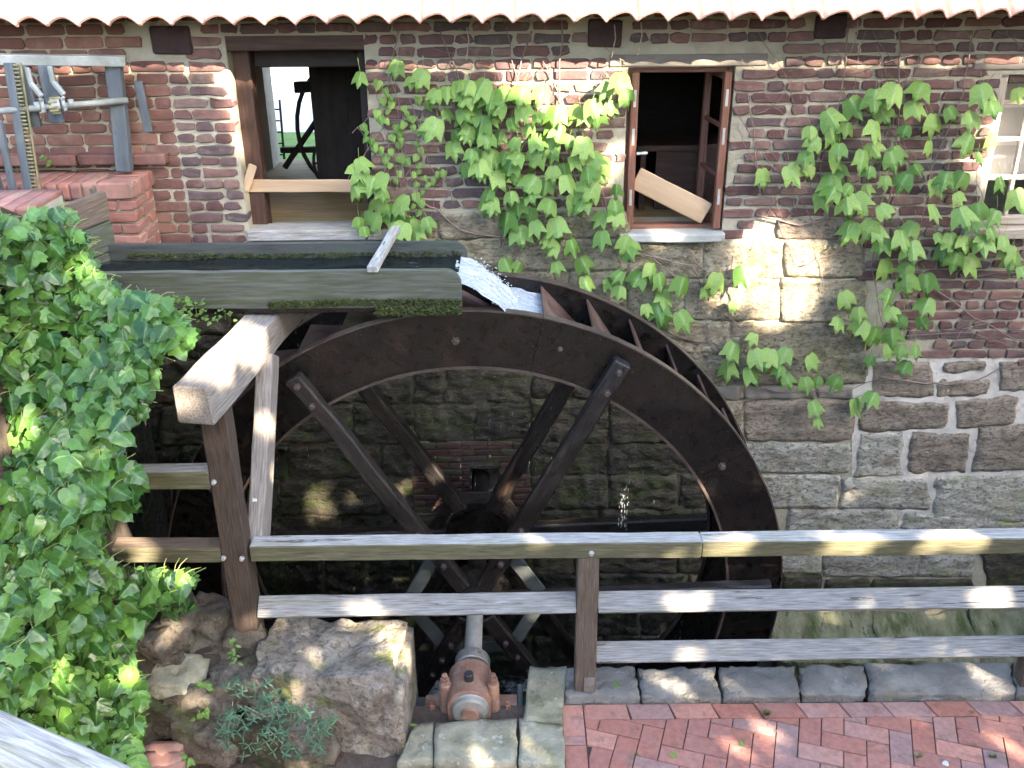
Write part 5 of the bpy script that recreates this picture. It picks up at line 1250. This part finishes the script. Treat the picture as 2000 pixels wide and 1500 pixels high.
# ivy bank on the left
def ivy_surface(px, py):
    "depth of the ivy mass at a pixel"
    t_ = (py-400)/1080; return 4.55 - 1.15*t_ - .18*sin(px*.013+py*.006) - .0006*max(0, 200-px)
ivp = [(-200,420),(60,425),(120,410),(150,455),(175,500),(215,520),(205,560),(250,575),(310,585),(340,620),(370,650),(365,700),(320,690),(290,740),(275,800),(240,840),(225,880),(250,930),(275,960),(240,1000),(200,1040),(190,1100),(230,1130),(330,1120),(375,1140),(320,1180),(270,1210),(250,1270),(270,1330),(280,1400),(260,1480),(200,1520),(-200,1440)]
iv = thing('ivy', 'dense glossy green ivy mass covering the left bank', 'ivy', P(100, 1300, Y=3.5))
items = []; tries = 0; cells = {}
while len(items) < 2200 and tries < 40000:
    tries += 1; px = R.uniform(-190, 385); py = R.uniform(400, 1510)
    if not inpoly(px, py, ivp): continue
    key = (int(px/16.5), int(py/14.5))
    if cells.get(key, 0) >= (2 if nz((key[0]*.35, key[1]*.35, 0)) > -.15 else 1): continue
    cells[key] = cells.get(key, 0)+1
    lay = cells[key]-1
    Y = ivy_surface(px, py) - R.random()*.16 + lay*.12 - .05*nz((px*.02, py*.02, 0))
    p = P(px, py-12, Y=Y); s = (.052 + R.random()*.062) * (1.0 + .25*nz((px*.01, py*.01, 5)))
    nrm = Vector((.15+jt(.9), -1+jt(.4), .45+R.random()*1.9)); tip = Vector((.4+jt(1.1), -.5, -.6))
    items.append((R.choice(LI), orient(p, nrm, tip, s*1.05), lay))
far_ = []
for k in range(2600):
    px = R.uniform(-1000, -190); py = R.uniform(380+.02*px, 1700)
    Y = ivy_surface(max(px, -260), py) - R.random()*.16; p = P(px, py, Y=Y)
    far_.append((R.choice(LI), orient(p, Vector((.15+jt(.9), -1+jt(.4), .45+R.random()*1.9)), Vector((.4+jt(1.1), -.5, -.6)), .08+R.random()*.06)))
jleaf('leaf', far_, iv)
items.sort(key=lambda t_: t_[2])
for me, mx, _ in items[:300]: link('leaf', me, mx, iv)
jleaf('leaf', [(a, b) for a, b, _ in items[300:]], iv); stalks('leaf_stalk', [(a, b) for a, b, _ in items], iv)
for k in range(60):
    px = R.uniform(0, 230); py = R.uniform(430, 1350); q = []
    a = jt(.7)
    for i in range(6): q.append(P(px, py, Y=ivy_surface(px, py)+.03-.03*R.random())); px += cos(a)*22; py += sin(a)*22; a += jt(.4)
    if inpoly(px+30, py, ivp): tube('stem', q, .0028, M['stem_g'], iv, 4)
for st in ([(140,720),(210,705),(260,690),(330,670),(365,660)], [(150,560),(200,590),(270,620),(330,590)], [(230,770),(270,790),(285,830)]):
    tube('stem', [P(x, y, Y=ivy_surface(x, y)) for x, y in st], .004, M['stem'], iv, 5)
# hedge body behind the leaves so that no light passes
vs = []; fs = []; nx, ny = 12, 34
for j in range(ny+1):
    py = 405+1130*j/ny
    xs_ = [x for x in range(-200, 420, 6) if inpoly(x if x > -35 else -35, py, ivp)]
    xr = (max(xs_) if xs_ else 60) - 60
    for i in range(nx+1):
        px = -1300 + (max(xr, 0)+1300)*(i/nx)**.6; p = P(px, py, Y=ivy_surface(max(px, -260), py)+.2); p += Vector((0, 0, .05*nz(p, 5))); vs.append(p)
for j in range(ny):
    for i in range(nx): a = j*(nx+1)+i; fs.append((a, a+nx+1, a+nx+2, a+1))
n0 = len(vs); vs += [v + Vector((-.15, .5, -.25)) for v in vs[:n0]]
fs += [tuple(n0+i for i in f[::-1]) for f in fs]
for j in range(ny): a = j*(nx+1)+nx; fs.append((a, a+nx+1, n0+a+nx+1, n0+a))
for i in range(nx): fs.append((i, i+1, n0+i+1, n0+i))
o = put('earth_mound', vs, fs, M['earth'], kind='structure', smooth=True)
# leafy ground plant in front of the ivy
gp = thing('ground_elder', 'light green leafy plant in front of the ivy', 'plant', P(150, 1400, Y=3.3))
for k in range(70):
    px = R.uniform(110, 275); py = R.uniform(1240, 1490)
    if px > 270 or (py < 1330 and px > 250): continue
    base = P(px, py, Y=ivy_surface(px, py)-.12); 
    for m_ in range(3):
        a = (m_-1)*.9 + jt(.2) ; d = Vector((sin(a), -.3, -.35*cos(a)+.1)); link('leaf', R.choice(LO), orient(base, (jt(.3), -.7, 1), d, .05+R.random()*.025), gp)
    tube('stem', [base, base+Vector((jt(.02), .05, -.07))], .0015, M['stem_g'], gp, 4)
# trailing blue green plant on the rocks
tp = thing('trailing_plant', 'small blue green star leaved ivy trailing over the rocks', 'plant', P(500, 1400, Y=3.9))
its = []
tps = [[(540,1385),(548,1420),(552,1450),(545,1478)], [(600,1400),(602,1440),(612,1460),(622,1470)], [(455,1370),(445,1430),(447,1480)], [(520,1420),(560,1460),(590,1480)], [(640,1400),(625,1450)], [(480,1345),(520,1370),(560,1385),(600,1385)]]
for k in range(170):
    px = R.gauss(495, 42); py = R.gauss(1395, 42) - (px-500)*.1
    if k % 2:
        st = R.choice(tps); i_ = R.randrange(len(st)-1); t_ = R.random(); px = st[i_][0]*(1-t_)+st[i_+1][0]*t_+jt(12); py = st[i_][1]*(1-t_)+st[i_+1][1]*t_+jt(8)
    if not (425 < px < 660 and 1325 < py < 1485): continue
    base = P(px, py, Y=3.84 - R.random()*.08 + max(0, (1380-py))*.0012); a0 = R.random()*6
    for m_ in range(4):
        a = a0 + m_*1.4; its.append((R.choice(LN), orient(base, (jt(.4), -1, .7), (cos(a), 0, sin(a)), .028+R.random()*.016)))
for me, mx in its[:280]: link('leaf', me, mx, tp)
if its[280:]: jleaf('leaf', its[280:], tp)
for st in ([(540,1385),(548,1420),(552,1450),(545,1478)], [(600,1410),(602,1440),(612,1460),(622,1470)], [(455,1370),(445,1430),(447,1480)], [(520,1420),(560,1460),(590,1490)], [(630,1420),(625,1450)], [(480,1380),(520,1400),(560,1395)]):
    tube('stem', [P(x, y, Y=3.82) for x, y in st], .0022, M['frame_pale'], tp, 5)
def weed(label, px, py, Y, hgt, n, lm, s, spread=.03):
    t_ = thing('weed', label, 'plant', P(px, py, Y=Y)); b = P(px, py, Y=Y)
    for k in range(n):
        q = b + Vector((jt(spread), jt(spread*.6), hgt*(k+1)/n + jt(.01))); a = R.random()*6.3
        link('leaf', R.choice(lm), orient(q, (cos(a)*.5, -.6, 1), (cos(a), sin(a)*.5-.2, -.3), s*(.8+R.random()*.4)), t_)
    tube('stem', [b, b+Vector((jt(.01), 0, hgt))], .0015, M['stem_g'], t_, 4); return t_
weed('small upright weed growing before the timber post foot', 458, 1298, 4.0, .17, 16, LO, .026, .02)
weed('little round leaved weed beside the pale flat stone', 402, 1345, 3.85, .05, 8, LH, .03, .04)
weed('small green weed between the lower rocks', 393, 1405, 3.8, .06, 9, LH, .028, .04)
weed('leafy sprig rooted on the flume side board', 352, 590, 5.08, .03, 22, LH, .03, .05)
weed('ferny weed hanging below the flume board', 385, 625, 5.08, .12, 34, LH, .026, .08)
weed('sprig under the middle of the flume board', 440, 625, 5.08, .06, 16, LH, .02, .06)
weed('low leafy weed on the paving at the bank foot', 362, 1490, 3.75, .04, 8, LO, .05, .05)
weed('tiny seedling on the ledge behind the rack', 92, 326, 6.45, .08, 6, LH, .03, .02)
dk = [(R.uniform(215, 380), R.uniform(1110, 1200)) for _ in range(110)]
gi = thing('dark_ivy', 'dull bluish ivy patch under the low left rail', 'ivy', P(290, 1160, Y=4.25))
for px, py in dk: link('leaf', R.choice(LI), orient(P(px, py, Y=4.22+jt(.06)), (jt(.6), -1, .8+R.random()), (jt(1), -.3, -1), .045+R.random()*.04), gi)
# grass in the joints, fallen leaves
def tuft(px, py, n, hgt, label):
    vs = []; fs = []; b = P(px, py, Z=0)
    for k in range(n):
        a = R.random()*6.3; q = b+Vector((jt(.02), jt(.008), -.004)); l = hgt*(.4+R.random()*.8); d = Vector((cos(a)*.5, sin(a)*.5, 1))*l; o = len(vs); w_ = Vector((-sin(a), cos(a), 0))*.0015
        vs += [q-w_, q+w_, q+d*.6+w_*.7, q+d*.6-w_*.7, q+d+Vector((cos(a), sin(a), -.3))*l*.3]; fs += [(o, o+1, o+2, o+3), (o+3, o+2, o+4)]
    o = put('grass_tuft', vs, fs, M['grass'], kind='stuff'); tag(o, label, 'grass')
tuft(1497, 1396, 60, .045, 'largest grass tuft in the paving joint below the railing'); tuft(1712, 1354, 40, .035, 'dry grass tuft between kerb stones and pavers'); tuft(1895, 1392, 20, .02, 'small grass tuft by an edge paver')
tuft(1940, 1478, 40, .03, 'grass tuft in the herringbone joints near the corner'); tuft(1793, 1480, 30, .035, 'pale grass tuft between two pavers near the round cap'); tuft(1245, 1475, 16, .02, 'tiny moss tuft in a left joint'); tuft(1870, 1425, 16, .02, 'sparse grass tuft in a slanting joint')
def fallen(px, py, Z, me, s, label, nm='fallen_leaf'):
    mx = orient(P(px, py, Z=Z), (jt(.2), jt(.2), 1), (jt(1), jt(1), 0), s); o = link(nm, me, mx); tag(o, label, 'leaf')
fallen(1200, 1330, .075, LO[0], .06, 'pale green leaf lying on the kerb stone by the post')
fallen(1312, 1470, .01, LH[0], .04, 'small round green leaf on a red paver')
fallen(1447, 1448, .01, LH[1], .035, 'crumpled light leaf in a joint near the middle pavers')
fallen(800, 1415, .07, LO[1], .045, 'yellow green leaf on the corner of the bearing wall')
fallen(1740, 1370, .01, LO[2], .03, 'small leaf at the kerb joint')
cap = lathe('bottle_cap', [(0, .016), (.004, .017), (.006, .014)], P(1846, 1492, Z=.002), P(1846, 1492, Z=.1), M['zinc'], None, 18); tag(cap, 'small round pale disc lying on the pavers', 'disc')
# litter twigs
vs = []; fs = []
for k in range(120):
    px = R.uniform(1110, 2000); py = R.uniform(1362, 1500); p = P(px, py, Z=.003); a = R.random()*6; l = .006+R.random()*.012; o = len(vs); d = Vector((cos(a), sin(a), 0)); n_ = Vector((-sin(a), cos(a), 0))*.0015
    vs += [p-d*l, p+n_, p+d*l, p-n_+Vector((0, 0, .002))]; fs += [(o, o+1, o+2), (o, o+2, o+3)]
put('litter', vs, fs, M['dry'], kind='stuff')

# ------------------------------------------------------------------ the shading tree standing off to the side
def target(px, py, Y=None, Z=None): return P(px, py, Y=Y, Z=Z)
gaps = []
def gap(p, r):
    p = Vector(p); gaps.append((p, r*.6))
    for k in range(3): gaps.append((p + Vector((jt(r), 0, jt(r))), r*R.uniform(.15, .5)))
for px, py, r in [(1000,160,.09),(1040,170,.15),(1090,185,.18),(1080,230,.12),(1150,180,.08),(1060,270,.08),(1180,330,.08),(1145,210,.07),(1500,500,.2),(1530,550,.2),(1450,560,.15),(1515,525,.2),(1560,500,.1),(1500,440,.07),(1470,470,.07),(1500,625,.08),(620,950,.06),(618,1000,.085),(700,960,.05),(655,1150,.055),(560,1145,.04),(1960,260,.16),(1975,310,.16),(1990,380,.1),(440,150,.04),(1290,460,.05)]: gap(P(px, py, Y=WY), r)
for px, py in ((452,190),(458,225),(465,262),(470,300)): gap(P(px, py, Y=WY+.06), .03)
for t_ in range(9): gap(Vector((-1.55+.2*t_/12, 4.12+1.2*t_/12, 2.06)), .10)
for z_ in (1.3, 1.55): gap(Vector((-1.33, 4.75, z_)), .06)
for px, r in ((1330,.05),(1415,.08),(1640,.07),(1680,.05),(1830,.05),(1900,.05),(1060,.03)): gap(P(px, 1060, Y=4.31), r)
for px, py, r in ((1330,1180,.06),(1180,1285,.04),(1340,1290,.05),(720,1200,.04),(1930,1170,.05),(490,1222,.03)): gap(P(px, py, Y=4.33), r)
for px, py, r in ((768,1235,.05),(780,1280,.03)): gap(P(px, py, Z=.46), r)
for px, py, r in ((1290,1330,.03),(1235,1380,.03)): gap(P(px, py, Z=.03), r)
for px, py, r in ((930,930,.03),(990,960,.03),(1090,1000,.06),(1140,992,.03),(1215,1000,.04)): gap(P(px, py, Y=5.9), r)
for k in range(5): gap(P(R.uniform(0, 330), R.uniform(450, 1300), Y=4.2), .04)
tree = thing('tree', 'leafy shade tree standing beside the paved terrace', 'tree', (9.5, -5.5, 0))
base = Vector((9.5, -5.5, -.1)); CN = Vector((.2, 5.0, 1.0)) + SUN*10.5
tube('trunk', [base, base+Vector((-.1, .1, 2)), base+Vector((-.5, .5, 4.5)), base+Vector((-1.2, 1.3, 7.2)), base+Vector((-2.2, 2.0, 9.5))], [.32, .27, .23, .17, .08], M['bark'], tree, 12)
lvs = []; lfs = []
u_ = SUN.cross(Vector((0, 0, 1))).normalized(); v_ = SUN.cross(u_).normalized()
cnt = 0; tries = 0
while cnt < 26000 and tries < 120000:
    tries += 1
    tgt = Vector((R.uniform(-6, 5.2), 6.4, R.uniform(-3.2, 3.42))); d = R.uniform(10.0, 15.0)
    p = tgt + SUN*d
    # keep clear of the roof's light
    t_ = (6.18 - p.y)/(-SUN.y); hit = p - SUN*t_
    if hit.z > EZ - .03 or (p.z < 4.5 and p.y > -1.5) or p.z < .8 or (p-Vector((0, 0, 4))).length < 1.6: continue
    ok = True; r0 = .045+R.random()*.07
    for g, r in gaps:
        w_ = p-g; dd = w_.dot(SUN); 
        if (w_-SUN*dd).length < r + r0*.75: ok = False; break
    if not ok: continue
    n_ = (SUN + Vector((jt(.6), jt(.6), jt(.6)))).normalized(); a_ = n_.cross(Vector((.3, .2, .9))).normalized(); b_ = n_.cross(a_); o = len(lvs)
    for k in range(6): q = k*pi/3+R.random()*.4; rr = r0*(1 if k % 2 else .62); lvs.append(p + a_*cos(q)*rr + b_*sin(q)*rr)
    lfs.append(tuple(o+k for k in range(6))); cnt += 1
o = put('crown', lvs, lfs, M['tree_leaf'], tree, kind='stuff')
for k in range(14):
    s_ = base+Vector((-.5-.1*k, .5+.08*k, 4.5+.35*k)); e_ = CN + u_*R.uniform(-4, 4) + v_*R.uniform(-2.5, 2.5)
    ok = all(((w_ := (s_.lerp(e_, t2)-g)) - SUN*w_.dot(SUN)).length > r for g, r in gaps for t2 in (.3, .5, .7, .85, 1))
    t_ = (6.18 - e_.y)/(-SUN.y)
    if ok and (e_ - SUN*t_).z < EZ-.2: tube('limb', [s_, s_.lerp(e_, .5)+Vector((0, 0, .4)), e_], [.09, .05, .015], M['bark'], tree, 6)

# ------------------------------------------------------------------ wooded slope behind the viewer's terrace
wood = []; wf = []
for k in range(9000):
    a = R.uniform(pi*1.02, pi*1.98) if R.random() < .8 else R.uniform(pi*.9, pi*2.1); rr_ = R.uniform(11, 14); hh = R.random()**.8*((5.3+1.0*sin(a*5)) if abs(((a-math.atan2(SUN.y, SUN.x)+pi) % (2*pi))-pi) > .45 else 3.4); s_ = .25+R.random()*.35
    p = Vector((cos(a)*rr_, 4+sin(a)*rr_, hh)); o = len(wood)
    if (p - Vector((9.5, -5.5, 5))).length < 3: continue
    n_ = Vector((jt(1), jt(1), jt(1)+.4)).normalized(); x_ = n_.cross(Vector((.2, .3, 1))).normalized(); y_ = n_.cross(x_)
    for q in range(5): wood.append(p + x_*cos(q*1.257)*s_*(.7+R.random()*.4) + y_*sin(q*1.257)*s_*(.7+R.random()*.4))
    wf.append(tuple(o+q for q in range(5)))
o = put('woodland', wood, wf, M['tree_leaf'], kind='stuff'); tag(o, 'mass of woodland foliage rising behind the paved terrace', 'woodland')
